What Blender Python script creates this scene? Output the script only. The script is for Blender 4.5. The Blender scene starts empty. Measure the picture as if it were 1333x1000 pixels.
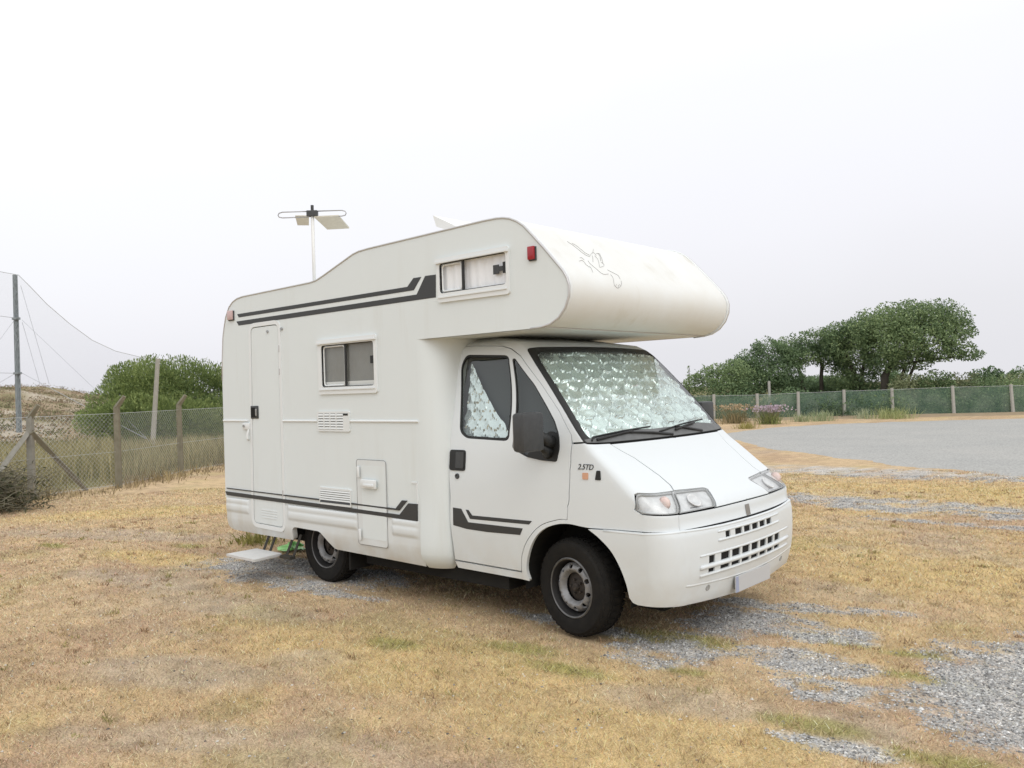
import bpy, bmesh, math, random
import numpy as np
from mathutils import Vector, Matrix
from mathutils.geometry import delaunay_2d_cdt

# ---------------------------------------------------------------- camera, world, sun, exposure
scene = bpy.context.scene
COL = scene.collection
CAM = np.array([3.51154, -5.40521, 1.71276])
YAW, PITCH, ROLL, FPX = math.radians(131.88975), math.radians(0.39908), math.radians(-1.76291), 1074.37

def cam_axes():
    cy, sy, cp, sp = math.cos(YAW), math.sin(YAW), math.cos(PITCH), math.sin(PITCH)
    d = np.array([cy*cp, sy*cp, sp]); r = np.array([sy, -cy, 0.0]); u = np.cross(r, d)
    c, s = math.cos(ROLL), math.sin(ROLL)
    return r*c+u*s, u*c-r*s, d
RX, UP, FW = cam_axes()
cam = bpy.data.cameras.new('camera'); camo = bpy.data.objects.new('camera', cam); COL.objects.link(camo)
cam.sensor_width = 36.0; cam.lens = 36.0*FPX/1333.0; cam.clip_start = 0.05; cam.clip_end = 3000
camo.matrix_world = Matrix(((RX[0], UP[0], -FW[0], CAM[0]), (RX[1], UP[1], -FW[1], CAM[1]), (RX[2], UP[2], -FW[2], CAM[2]), (0, 0, 0, 1)))
scene.camera = camo
scene.render.resolution_x, scene.render.resolution_y = 1024, 768

SUN_EL, SUN_AZ = math.radians(46), math.radians(-20)     # direction TO the sun in plan: +x turned towards -y
world = bpy.data.worlds.new('World'); scene.world = world; world.use_nodes = True
wn, wl = world.node_tree.nodes, world.node_tree.links
for n in list(wn): wn.remove(n)
w_out = wn.new('ShaderNodeOutputWorld')
sky = wn.new('ShaderNodeTexSky'); sky.sky_type = 'NISHITA'; sky.sun_disc = False
sky.sun_elevation = SUN_EL; sky.sun_rotation = math.radians(90) - SUN_AZ; sky.air_density = 1.5; sky.dust_density = 6.0
hsv = wn.new('ShaderNodeHueSaturation'); hsv.inputs['Saturation'].default_value = 0.25; hsv.inputs['Value'].default_value = 0.35
wl.new(sky.outputs[0], hsv.inputs['Color'])
bg1 = wn.new('ShaderNodeBackground'); bg1.inputs['Strength'].default_value = 0.05
wl.new(hsv.outputs[0], bg1.inputs[0])
tc = wn.new('ShaderNodeTexCoord'); sep = wn.new('ShaderNodeSeparateXYZ'); wl.new(tc.outputs['Generated'], sep.inputs[0])
ns = wn.new('ShaderNodeTexNoise'); ns.inputs['Scale'].default_value = 2.0; ns.inputs['Detail'].default_value = 4
wl.new(tc.outputs['Generated'], ns.inputs['Vector'])
nm = wn.new('ShaderNodeMath'); nm.operation = 'MULTIPLY_ADD'; nm.inputs[1].default_value = 0.15; nm.inputs[2].default_value = -0.075
wl.new(ns.outputs['Fac'], nm.inputs[0])
ad = wn.new('ShaderNodeMath'); ad.operation = 'ADD'; wl.new(sep.outputs['Z'], ad.inputs[0]); wl.new(nm.outputs[0], ad.inputs[1])
rp = wn.new('ShaderNodeValToRGB'); vd = wn.new('ShaderNodeVectorMath'); vd.operation = 'DOT_PRODUCT'; vd.inputs[1].default_value = (-0.744*.15, -0.668*.15, 0); wl.new(tc.outputs['Generated'], vd.inputs[0])
ad2 = wn.new('ShaderNodeMath'); ad2.operation = 'ADD'; wl.new(ad.outputs[0], ad2.inputs[0]); wl.new(vd.outputs['Value'], ad2.inputs[1])   # the cloud is thinner to the left of the view
wl.new(ad2.outputs[0], rp.inputs[0])     # overcast sky: three times as bright overhead as at the horizon
el = rp.color_ramp.elements
el[0].position = 0.0; el[0].color = (0.585, 0.585, 0.615, 1)
el[1].position = 1.0; el[1].color = (0.90, 0.905, 0.92, 1)
for pos, c in ((0.12, (0.635, 0.635, 0.672, 1)), (0.30, (0.675, 0.68, 0.71, 1)), (0.45, (0.765, 0.77, 0.79, 1)), (0.7, (0.86, 0.865, 0.88, 1))):
    e = el.new(pos); e.color = c
bg2 = wn.new('ShaderNodeBackground'); bg2.inputs['Strength'].default_value = 0.90
wl.new(rp.outputs[0], bg2.inputs[0])
adds = wn.new('ShaderNodeAddShader'); wl.new(bg1.outputs[0], adds.inputs[0]); wl.new(bg2.outputs[0], adds.inputs[1]); wl.new(adds.outputs[0], w_out.inputs[0])

sl = bpy.data.lights.new('sun', 'SUN'); sl.energy = 0.5; sl.angle = math.radians(50); sl.color = (1.0, 0.985, 0.96)
so = bpy.data.objects.new('sun', sl); COL.objects.link(so)
sd = Vector((math.cos(SUN_EL)*math.cos(SUN_AZ), math.cos(SUN_EL)*math.sin(SUN_AZ), math.sin(SUN_EL)))
so.rotation_euler = (-sd).to_track_quat('-Z', 'Y').to_euler(); so.location = (5, -5, 12)

vs = scene.view_settings; vs.view_transform = 'Standard'; vs.look = 'None'; vs.gamma = 1.0; vs.use_curve_mapping = False
vs.exposure = 0.57
scene.render.engine = 'CYCLES'
scene.cycles.transparent_max_bounces = 24; scene.cycles.max_bounces = 8

rng = np.random.default_rng(7); random.seed(7)

# ---------------------------------------------------------------- helpers
def at(px, py, D):
    """a point at horizontal distance D from the camera, in the direction measured in the photograph"""
    v = FW + RX*((px-666.5)/FPX) - UP*((py-500.0)/FPX)
    return CAM + v*(D/math.hypot(v[0], v[1]))
def on_ground(px, py, z=0.0):
    v = FW + RX*((px-666.5)/FPX) - UP*((py-500.0)/FPX)
    return CAM + v*((z-CAM[2])/v[2])

def hash2(ix, iy, seed):
    h = (ix.astype(np.int64)*374761393 + iy.astype(np.int64)*668265263 + seed*1442695041) & 0xffffffff
    h = ((h ^ (h >> 13))*1274126177) & 0xffffffff
    h = h ^ (h >> 16)
    return (h & 0xffff)/65535.0
def vnoise(x, y, seed=0):
    x = np.asarray(x, float); y = np.asarray(y, float)
    ix, iy = np.floor(x), np.floor(y); fx, fy = x-ix, y-iy
    fx = fx*fx*(3-2*fx); fy = fy*fy*(3-2*fy)
    a, b = hash2(ix, iy, seed), hash2(ix+1, iy, seed); c, d = hash2(ix, iy+1, seed), hash2(ix+1, iy+1, seed)
    return (a*(1-fx)+b*fx)*(1-fy)+(c*(1-fx)+d*fx)*fy
def fbm(x, y, seed=0, oct=4):
    s = 0; a = 0.5; t = 0
    for k in range(oct):
        s = s+a*vnoise(x*2**k+17*k, y*2**k-9*k, seed+k); t += a; a *= 0.5
    return s/t
def sstep(a, b, x):
    t = np.clip((x-a)/(b-a), 0, 1); return t*t*(3-2*t)

class MB:
    """collects shapes into one mesh"""
    def __init__(s): s.v = []; s.f = []
    def add(s, vs, fs):
        o = len(s.v); s.v.extend([tuple(map(float, p)) for p in vs]); s.f.extend([tuple(i+o for i in f) for f in fs]); return s
    def box(s, lo, hi, rot=None, c=None, bev=0.0):
        x0, y0, z0 = lo; x1, y1, z1 = hi
        if bev > 0:
            bm = bmesh.new(); bmesh.ops.create_cube(bm, size=1.0)
            for v in bm.verts: v.co = Vector(((x0+x1)/2+v.co.x*(x1-x0), (y0+y1)/2+v.co.y*(y1-y0), (z0+z1)/2+v.co.z*(z1-z0)))
            bmesh.ops.bevel(bm, geom=list(bm.edges), offset=bev, segments=2, affect='EDGES', profile=0.5)
            bm.verts.index_update(); vs = [tuple(v.co) for v in bm.verts]; fs = [[v.index for v in f.verts] for f in bm.faces]; bm.free()
        else:
            vs = [(x0, y0, z0), (x1, y0, z0), (x1, y1, z0), (x0, y1, z0), (x0, y0, z1), (x1, y0, z1), (x1, y1, z1), (x0, y1, z1)]
            fs = [(0, 3, 2, 1), (4, 5, 6, 7), (0, 1, 5, 4), (1, 2, 6, 5), (2, 3, 7, 6), (3, 0, 4, 7)]
        if rot is not None:
            cc = Vector(c if c is not None else ((x0+x1)/2, (y0+y1)/2, (z0+z1)/2)); vs = [tuple(rot @ (Vector(p)-cc)+cc) for p in vs]
        return s.add(vs, fs)
    def tube(s, pts, r, n=6, cap=True):
        pts = [Vector(p) for p in pts]; m = len(pts)
        rr = r if isinstance(r, (list, tuple)) else [r]*m
        vs = []; fs = []; prev = None
        for i, p in enumerate(pts):
            t = (pts[min(i+1, m-1)]-pts[max(i-1, 0)])
            if t.length < 1e-9: t = Vector((0, 0, 1))
            t.normalize()
            if prev is None:
                a = t.cross(Vector((0, 0, 1)) if abs(t.z) < 0.9 else Vector((1, 0, 0)))
            else:
                a = prev-t*prev.dot(t)
            a.normalize(); prev = a; b = t.cross(a)
            for k in range(n):
                ang = 2*math.pi*k/n; vs.append(p+(a*math.cos(ang)+b*math.sin(ang))*rr[i])
        for i in range(m-1):
            for k in range(n):
                fs.append((i*n+k, i*n+(k+1) % n, (i+1)*n+(k+1) % n, (i+1)*n+k))
        if cap:
            fs.append(tuple(range(n-1, -1, -1))); fs.append(tuple((m-1)*n+k for k in range(n)))
        return s.add(vs, fs)
    def lathe(s, prof, n=48, closed=False):
        """profile (r, y) spun about the y axis"""
        vs = []; fs = []; m = len(prof)
        for k in range(n):
            a = 2*math.pi*k/n
            for r, y in prof: vs.append((r*math.cos(a), y, r*math.sin(a)))
        for k in range(n):
            k2 = (k+1) % n
            for i in range(m-1+(1 if closed else 0)):
                j = (i+1) % m
                fs.append((k*m+i, k*m+j, k2*m+j, k2*m+i))
        return s.add(vs, fs)
    def prism(s, poly, y0, y1):
        """polygon in (x, z) extruded along y"""
        n = len(poly); vs = [(x, y0, z) for x, z in poly]+[(x, y1, z) for x, z in poly]
        fs = [tuple(range(n)), tuple(range(2*n-1, n-1, -1))]+[(i, i+n, (i+1) % n+n, (i+1) % n) for i in range(n)]
        return s.add(vs, fs)

def mesh_np(name, verts, faces_flat, nper, smooth=False):
    me = bpy.data.meshes.new(name); verts = np.ascontiguousarray(verts, np.float32)
    nf = len(faces_flat)//nper
    me.vertices.add(len(verts)); me.vertices.foreach_set('co', verts.ravel())
    me.loops.add(nf*nper); me.loops.foreach_set('vertex_index', np.ascontiguousarray(faces_flat, np.int32).ravel())
    me.polygons.add(nf); me.polygons.foreach_set('loop_start', np.arange(0, nf*nper, nper, dtype=np.int32))
    me.polygons.foreach_set('use_smooth', np.full(nf, smooth))
    me.update(calc_edges=True)
    return me

def place(o, parent=None, label=None, cat=None, group=None, kind=None):
    COL.objects.link(o)
    if parent is not None: o.parent = parent
    if label: o['label'] = label
    if cat: o['category'] = cat
    if group: o['group'] = group
    if kind: o['kind'] = kind
    return o
def obj(name, mb, mat, parent=None, smooth=False, auto=None, **kw):
    me = bpy.data.meshes.new(name)
    if isinstance(mb, MB): me.from_pydata(mb.v, [], mb.f)
    else: me = mb
    if isinstance(mb, MB):
        bm = bmesh.new(); bm.from_mesh(me); bmesh.ops.recalc_face_normals(bm, faces=bm.faces)
        if auto is not None:
            for f in bm.faces: f.smooth = True
            for e in bm.edges:
                if len(e.link_faces) == 2 and e.calc_face_angle(0) > math.radians(auto): e.smooth = False
        elif smooth:
            for f in bm.faces: f.smooth = True
        bm.to_mesh(me); bm.free()
    if mat is not None and not me.materials: me.materials.append(mat)
    o = bpy.data.objects.new(name, me)
    return place(o, parent, **kw)
def empty(name, loc=(0, 0, 0), parent=None, **kw):
    o = bpy.data.objects.new(name, None); o.location = loc; o.empty_display_size = 0.3
    return place(o, parent, **kw)
def copy_thing(o, parent=None, **kw):
    c = o.copy(); COL.objects.link(c)
    if parent is not None: c.parent = parent
    for k, v in kw.items(): c[k] = v
    for ch in list(o.children): copy_thing(ch, c)
    return c

# ---------------------------------------------------------------- materials
def mat(name, col, rough=0.5, metal=0.0, spec=0.5, coat=0.0, noise=None, bump=None, dirt=None, streak=None):
    """noise=(scale, amount, colour2); bump=(scale, strength); dirt=(z_low, z_high, colour, amount)"""
    m = bpy.data.materials.new(name); m.use_nodes = True; N, L = m.node_tree.nodes, m.node_tree.links
    b = N['Principled BSDF']; b.inputs['Base Color'].default_value = (*col, 1); b.inputs['Roughness'].default_value = rough
    b.inputs['Metallic'].default_value = metal; b.inputs['Specular IOR Level'].default_value = spec
    b.inputs['Coat Weight'].default_value = coat; b.inputs['Coat Roughness'].default_value = 0.08
    t = N.new('ShaderNodeTexCoord'); cur = None
    if noise:
        n = N.new('ShaderNodeTexNoise'); n.inputs['Scale'].default_value = noise[0]; n.inputs['Detail'].default_value = 6; n.inputs['Roughness'].default_value = 0.65
        L.new(t.outputs['Object'], n.inputs['Vector'])
        r = N.new('ShaderNodeMapRange'); r.inputs['From Min'].default_value = 0.35; r.inputs['From Max'].default_value = 0.7; r.inputs['To Max'].default_value = noise[1]
        L.new(n.outputs['Fac'], r.inputs['Value'])
        mx = N.new('ShaderNodeMix'); mx.data_type = 'RGBA'; mx.inputs['A'].default_value = (*col, 1); mx.inputs['B'].default_value = (*noise[2], 1)
        L.new(r.outputs['Result'], mx.inputs['Factor']); cur = mx.outputs['Result']
    if streak:      # run-off marks: (scale across, amount, colour)
        mp = N.new('ShaderNodeMapping'); mp.inputs['Scale'].default_value = (streak[0], streak[0], streak[0]*.07); L.new(t.outputs['Object'], mp.inputs[0])
        n = N.new('ShaderNodeTexNoise'); n.inputs['Scale'].default_value = 1.0; n.inputs['Detail'].default_value = 5; n.inputs['Roughness'].default_value = .6; L.new(mp.outputs[0], n.inputs['Vector'])
        n2 = N.new('ShaderNodeTexNoise'); n2.inputs['Scale'].default_value = 1.1; n2.inputs['Detail'].default_value = 3; L.new(t.outputs['Object'], n2.inputs['Vector'])
        r = N.new('ShaderNodeMapRange'); r.inputs['From Min'].default_value = .52; r.inputs['From Max'].default_value = .72; L.new(n.outputs['Fac'], r.inputs['Value'])
        r2 = N.new('ShaderNodeMapRange'); r2.inputs['From Min'].default_value = .42; r2.inputs['From Max'].default_value = .65; r2.inputs['To Max'].default_value = streak[1]; L.new(n2.outputs['Fac'], r2.inputs['Value'])
        mu = N.new('ShaderNodeMath'); mu.operation = 'MULTIPLY'; L.new(r.outputs['Result'], mu.inputs[0]); L.new(r2.outputs['Result'], mu.inputs[1])
        mx = N.new('ShaderNodeMix'); mx.data_type = 'RGBA'; mx.inputs['B'].default_value = (*streak[2], 1)
        if cur is not None: L.new(cur, mx.inputs['A'])
        else: mx.inputs['A'].default_value = (*col, 1)
        L.new(mu.outputs[0], mx.inputs['Factor']); cur = mx.outputs['Result']
    if dirt:
        sp = N.new('ShaderNodeSeparateXYZ'); L.new(t.outputs['Object'], sp.inputs[0])
        r = N.new('ShaderNodeMapRange'); r.inputs['From Min'].default_value = dirt[1]; r.inputs['From Max'].default_value = dirt[0]
        L.new(sp.outputs['Z'], r.inputs['Value'])
        n = N.new('ShaderNodeTexNoise'); n.inputs['Scale'].default_value = 5; n.inputs['Detail'].default_value = 7; L.new(t.outputs['Object'], n.inputs['Vector'])
        r2 = N.new('ShaderNodeMapRange'); r2.inputs['From Min'].default_value = 0.38; r2.inputs['From Max'].default_value = 0.62; L.new(n.outputs['Fac'], r2.inputs['Value'])
        mu = N.new('ShaderNodeMath'); mu.operation = 'MULTIPLY'; L.new(r.outputs['Result'], mu.inputs[0]); L.new(r2.outputs['Result'], mu.inputs[1])
        m3 = N.new('ShaderNodeMath'); m3.operation = 'MULTIPLY'; m3.inputs[1].default_value = dirt[3]; L.new(mu.outputs[0], m3.inputs[0])
        mx = N.new('ShaderNodeMix'); mx.data_type = 'RGBA'; mx.inputs['B'].default_value = (*dirt[2], 1)
        if cur is not None: L.new(cur, mx.inputs['A'])
        else: mx.inputs['A'].default_value = (*col, 1)
        L.new(m3.outputs[0], mx.inputs['Factor']); cur = mx.outputs['Result']
    if cur is not None: L.new(cur, b.inputs['Base Color'])
    if bump:
        n = N.new('ShaderNodeTexNoise'); n.inputs['Scale'].default_value = bump[0]; n.inputs['Detail'].default_value = 4; L.new(t.outputs['Object'], n.inputs['Vector'])
        bp = N.new('ShaderNodeBump'); bp.inputs['Strength'].default_value = bump[1]; bp.inputs['Distance'].default_value = 0.01
        L.new(n.outputs['Fac'], bp.inputs['Height']); L.new(bp.outputs[0], b.inputs['Normal'])
    return m

def glass_mat(name, tint, refl=1.0, rough=0.02, ior=1.5, alpha=1.0, base=(0.02, 0.02, 0.02)):
    m = bpy.data.materials.new(name); m.use_nodes = True; N, L = m.node_tree.nodes, m.node_tree.links
    for n in list(N): N.remove(n)
    o = N.new('ShaderNodeOutputMaterial'); t = N.new('ShaderNodeBsdfTransparent'); t.inputs[0].default_value = (*tint, 1)
    g = N.new('ShaderNodeBsdfGlossy'); g.inputs['Roughness'].default_value = rough; g.inputs['Color'].default_value = (refl, refl, refl, 1)
    f = N.new('ShaderNodeFresnel'); ge = N.new('ShaderNodeNewGeometry'); iv = N.new('ShaderNodeMix'); iv.inputs['A'].default_value = ior; iv.inputs['B'].default_value = 1.0/ior
    L.new(ge.outputs['Backfacing'], iv.inputs['Factor']); L.new(iv.outputs['Result'], f.inputs['IOR'])        # thin sheet: the same reflection from both sides
    mx = N.new('ShaderNodeMixShader'); L.new(f.outputs[0], mx.inputs[0]); L.new(t.outputs[0], mx.inputs[1]); L.new(g.outputs[0], mx.inputs[2])
    L.new(mx.outputs[0], o.inputs[0]); return m

def attr_mat(name, attr='col', rough=0.9, transl=0.0, spec=0.2, jitter=None):
    m = bpy.data.materials.new(name); m.use_nodes = True; N, L = m.node_tree.nodes, m.node_tree.links
    b = N['Principled BSDF']; b.inputs['Roughness'].default_value = rough; b.inputs['Specular IOR Level'].default_value = spec
    a = N.new('ShaderNodeAttribute'); a.attribute_name = attr
    L.new(a.outputs['Color'], b.inputs['Base Color'])
    if transl > 0:
        o = N['Material Output']; tr = N.new('ShaderNodeBsdfTranslucent'); L.new(a.outputs['Color'], tr.inputs[0])
        mx = N.new('ShaderNodeMixShader'); mx.inputs[0].default_value = transl
        L.new(b.outputs[0], mx.inputs[1]); L.new(tr.outputs[0], mx.inputs[2]); L.new(mx.outputs[0], o.inputs[0])
    return m
def set_col(me, cols, name='col'):
    a = me.attributes.new(name, 'FLOAT_COLOR', 'POINT')
    c = np.ones((len(cols), 4), np.float32); c[:, :3] = cols; a.data.foreach_set('color', c.ravel())

M = {}
M['wall'] = mat('coachbuilt_white', (0.69, 0.74, 0.745), 0.45, spec=0.35, noise=(1.6, 0.12, (0.59, 0.615, 0.61)), bump=(3.0, 0.02), streak=(9, 0.22, (0.50, 0.49, 0.43)))
M['front_cap'] = mat('overcab_gelcoat', (0.715, 0.735, 0.725), 0.5, spec=0.2, noise=(2.2, 0.5, (0.65, 0.635, 0.58)), bump=(2.5, 0.02), streak=(7, 0.55, (0.52, 0.49, 0.40)))
M['skirt'] = mat('skirt_plastic', (0.665, 0.70, 0.705), 0.5, spec=0.35, noise=(3, 0.15, (0.60, 0.60, 0.57)), dirt=(0.30, 0.62, (0.50, 0.44, 0.34), 0.55), streak=(8, 0.35, (0.50, 0.46, 0.36)))
M['paint'] = mat('cab_white_paint', (0.665, 0.705, 0.72), 0.35, spec=0.4, coat=0.1, noise=(2.5, 0.08, (0.60, 0.62, 0.62)), dirt=(0.25, 0.7, (0.52, 0.48, 0.40), 0.40))
M['trim'] = mat('window_frame_white', (0.72, 0.75, 0.755), 0.35)
M['alu'] = mat('edge_trim_grey', (0.52, 0.52, 0.52), 0.4, metal=0.3)
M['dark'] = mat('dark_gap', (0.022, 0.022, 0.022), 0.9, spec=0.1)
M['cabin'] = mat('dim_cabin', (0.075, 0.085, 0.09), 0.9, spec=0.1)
M['under'] = mat('underbody_black', (0.018, 0.018, 0.017), 0.9, spec=0.1, noise=(8, 0.5, (0.03, 0.028, 0.025)))
M['rubber'] = mat('black_rubber', (0.009, 0.010, 0.010), 0.55)
M['plastic'] = mat('grey_black_plastic', (0.038, 0.041, 0.043), 0.55, noise=(30, 0.5, (0.062, 0.065, 0.067)))
M['cowl'] = mat('weathered_cowl_plastic', (0.11, 0.115, 0.115), 0.6, noise=(12, 0.6, (0.17, 0.175, 0.175)))
M['stripe'] = mat('charcoal_decal', (0.034, 0.036, 0.037), 0.5)
M['seal_grey'] = mat('grey_sealant', (0.20, 0.20, 0.195), 0.7)
M['tyre'] = mat('tyre_rubber', (0.011, 0.0105, 0.010), 0.85, spec=0.2, noise=(14, 0.7, (0.022, 0.020, 0.017)))
M['steel'] = mat('silver_wheel_steel', (0.27, 0.275, 0.285), 0.45, metal=0.3, noise=(14, 0.7, (0.18, 0.175, 0.165)))
M['rimdark'] = mat('dark_rim_well', (0.025, 0.024, 0.024), 0.6, metal=0.2)  # one near-black tone over the whole rim well
M['lip'] = mat('rim_lip_grey', (0.15, 0.15, 0.15), 0.45, metal=0.3, noise=(20, 0.8, (0.06, 0.058, 0.055)))
M['hub'] = mat('rusty_hub', (0.022, 0.019, 0.017), 0.75, noise=(30, 0.8, (0.05, 0.036, 0.026)))
M['slat'] = mat('vent_slat_white', (0.70, 0.73, 0.73), 0.45)
M['lamp_red'] = mat('red_lens', (0.33, 0.02, 0.03), 0.2)
M['lamp_pale'] = mat('faded_pink_lens', (0.55, 0.40, 0.39), 0.3)
M['lamp_amber'] = mat('amber_lens', (0.60, 0.33, 0.21), 0.25)
M['reflector'] = mat('lamp_reflector', (0.74, 0.75, 0.75), 0.35, metal=0.1, noise=(14, 0.8, (0.50, 0.50, 0.50)))
M['bulb'] = mat('indicator_bulb', (0.74, 0.55, 0.50), 0.4, noise=(25, .7, (.70, .66, .64)))
M['lampback'] = mat('lamp_housing', (0.34, 0.345, 0.34), 0.5)
M['chrome'] = mat('badge_grey_metal', (0.36, 0.36, 0.36), 0.3, metal=0.6)
M['plate'] = mat('number_plate_blank', (0.50, 0.51, 0.52), 0.4)
M['plateblue'] = mat('number_plate_band', (0.33, 0.37, 0.50), 0.4)
M['blind'] = mat('grey_blind', (0.30, 0.305, 0.295), 0.7, noise=(5, 0.6, (0.235, 0.23, 0.205)))
M['blind_white'] = mat('blind_rail', (0.85, 0.86, 0.85), 0.6)
M['curtain'] = mat('white_curtain', (0.88, 0.89, 0.90), 0.8)
M['ant_white'] = mat('antenna_white', (0.72, 0.72, 0.70), 0.4)
M['ant_panel'] = mat('antenna_panel', (0.60, 0.58, 0.50), 0.5, noise=(30, 0.5, (0.46, 0.44, 0.37)))
M['ant_rod'] = mat('antenna_rod', (0.38, 0.38, 0.38), 0.4, metal=0.6)
M['step'] = mat('step_plate', (0.62, 0.62, 0.61), 0.5, noise=(20, 0.4, (0.5, 0.5, 0.48)))
M['step_dark'] = mat('step_bracket', (0.045, 0.042, 0.035), 0.6, metal=0.3)
M['sketch'] = mat('sketch_ink', (0.34, 0.335, 0.32), 0.6)
M['glass_ws'] = glass_mat('windscreen_glass', (0.845, 0.915, 0.885), ior=1.55)
M['glass_door'] = glass_mat('door_glass', (0.79, 0.845, 0.83), ior=1.6)
M['acrylic'] = glass_mat('acrylic_pane', (0.86, 0.87, 0.86), ior=1.38, rough=0.05)
M['acrylic_clear'] = glass_mat('clear_acrylic_pane', (0.97, 0.98, 0.99), ior=1.38, rough=0.05)
M['lens'] = glass_mat('lamp_lens', (0.92, 0.93, 0.93), ior=1.45, rough=0.06)

def foil_mat():
    m = mat('foil_sunshade', (0.84, 0.86, 0.86), 0.26, metal=0.8)
    N, L = m.node_tree.nodes, m.node_tree.links; b = N['Principled BSDF']
    t = N.new('ShaderNodeTexCoord'); n = N.new('ShaderNodeTexNoise'); n.inputs['Scale'].default_value = 22; n.inputs['Detail'].default_value = 3; n.inputs['Distortion'].default_value = 0.8
    L.new(t.outputs['Object'], n.inputs['Vector']); bp = N.new('ShaderNodeBump'); bp.inputs['Strength'].default_value = 0.22; bp.inputs['Distance'].default_value = 0.01
    L.new(n.outputs['Fac'], bp.inputs['Height']); L.new(bp.outputs[0], b.inputs['Normal'])
    return m
M['foil'] = foil_mat()
# ---------------------------------------------------------------- cab surface (plan-view slices)
def tab(t):
    a = np.array(t, float)
    def f(z):
        z = np.asarray(z, float); x, y = a[:, 0], a[:, 1]; h = np.diff(x); dl = np.diff(y)/h
        m = np.zeros_like(y); m[1:-1] = np.where(dl[1:]*dl[:-1] > 0, 2*dl[1:]*dl[:-1]/(dl[1:]+dl[:-1]+1e-12), 0); m[0] = dl[0]; m[-1] = dl[-1]
        zc = np.clip(z, x[0], x[-1]); i = np.clip(np.searchsorted(x, zc, side='right')-1, 0, len(x)-2); t = (zc-x[i])/h[i]
        return (2*t**3-3*t**2+1)*y[i]+(t**3-2*t**2+t)*h[i]*m[i]+(-2*t**3+3*t**2)*y[i+1]+(t**3-t**2)*h[i]*m[i+1]
    return f
XF = tab([(.20, .76), (.27, .805), (.34, .835), (.5, .868), (.65, .875), (.755, .87), (.80, .853), (.88, .845), (.915, .825), (.95, .785), (1.0, .715), (1.1, .58), (1.2, .445), (1.28, .335), (1.34, .27), (1.6, .05), (1.9, -.225), (2.0, -.33), (2.05, -.41), (2.09, -.52), (2.12, -.70), (2.13, -.9)])
W = tab([(.20, .93), (.35, .955), (.5, .972), (.75, .988), (.95, .985), (1.2, .968), (1.4, .94), (1.7, .88), (1.95, .825), (2.03, .79), (2.09, .73), (2.13, .60)])
BOW = tab([(.2, .11), (.5, .11), (.8, .12), (1.0, .11), (1.3, .10), (2.0, .12), (2.13, .12)])
RC = tab([(.2, .20), (.5, .20), (.75, .19), (.85, .17), (1.0, .15), (1.2, .10), (1.35, .07), (2.0, .07), (2.13, .1)])
XB = -1.35
def taper(x): return np.where(x > -.2, .035*np.clip((x+.2)/1.0, 0, 2)**2, 0)
def corner(z, off=0.0):
    w = W(z)-off; xf = XF(z)-off; b = BOW(z); r = np.maximum(RC(z)-off*.5, .01)
    yc = w-r; xc = xf-b*yc**2-r; yc = yc-taper(xc); xc = xf-b*yc**2-r
    return w, xf, b, r, xc, yc
def P(u, z, off=0.0):
    """point on the cab: |u|<=1 front, <=2 corner, <=3 side; u>0 is the visible (-y) side"""
    u = np.asarray(u, float); z = np.asarray(z, float); s = np.where(u < 0, -1.0, 1.0); a = np.abs(u)
    w, xf, b, r, xc, yc = corner(z, off)
    ph = np.clip(a-1, 0, 1)*np.pi/2; yf = np.clip(a, 0, 1)*yc
    t = np.clip(a-2, 0, 1.2); xs = xc+(XB-xc)*t
    x = np.where(a <= 1, xf-b*yf**2, np.where(a <= 2, xc+r*np.cos(ph), xs))
    y = np.where(a <= 1, yf, np.where(a <= 2, yc+r*np.sin(ph), w-taper(xs)))
    return np.stack([x, -s*y, z], -1)
def PN(u, z, off=0.0):
    e = 1e-3
    du = P(u+e, z, off)-P(u-e, z, off); dz = P(u, z+e, off)-P(u, z-e, off)
    n = np.cross(dz, du); return n/np.maximum(np.linalg.norm(n, axis=-1, keepdims=True), 1e-12)
def X(x, z):
    """(x, z) on the visible flank -> (u, z)"""
    w, xf, b, r, xc, yc = corner(z)
    if x <= xc: return (float(2+(xc-x)/(xc-XB)), z)
    return (float(1+math.acos(min(1, (x-xc)/float(r)))/(math.pi/2)), z)
def Y(y, z):
    """(y, z) on the front -> (u, z)"""
    return (float(-y/corner(z)[5]), z)
def dm(u): 
    a = np.abs(u); return np.sign(u)*np.where(a <= 1, a*.75, np.where(a <= 2, .75+(a-1)*.25, 1.0+(a-2)*1.75))
def idm(d):
    a = np.abs(d); return np.sign(d)*np.where(a <= .75, a/.75, np.where(a <= 1.0, 1+(a-.75)/.25, 2+(a-1.0)/1.75))

def densify(p, h):
    out = []
    for i in range(len(p)):
        a = np.array(p[i]); b = np.array(p[(i+1) % len(p)]); n = max(1, int(math.ceil(np.linalg.norm(b-a)/h)))
        for k in range(n): out.append(a+(b-a)*k/n)
    return np.array(out)
def round_poly(p, r, n=4):
    """round the corners of a polygon"""
    out = []; m = len(p)
    for i in range(m):
        a, b, c = (np.array(p[(i+k-1) % m], float) for k in range(3))
        la, lc = np.linalg.norm(a-b), np.linalg.norm(c-b); rr = min(r, la*.45, lc*.45)
        if rr < 1e-5: out.append(tuple(b)); continue
        p0 = b+(a-b)/la*rr; p1 = b+(c-b)/lc*rr
        for k in range(n+1):
            t = k/n; out.append(tuple(p0*(1-t)**2+2*b*t*(1-t)+p1*t*t))
    return out
def rect(x0, x1, z0, z1, r=0.0):
    p = [(x0, z0), (x1, z0), (x1, z1), (x0, z1)]; return round_poly(p, r) if r > 0 else p
def area2(p): x, y = p[:, 0], p[:, 1]; return float(np.sum(x*np.roll(y, -1)-np.roll(x, -1)*y))
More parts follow.
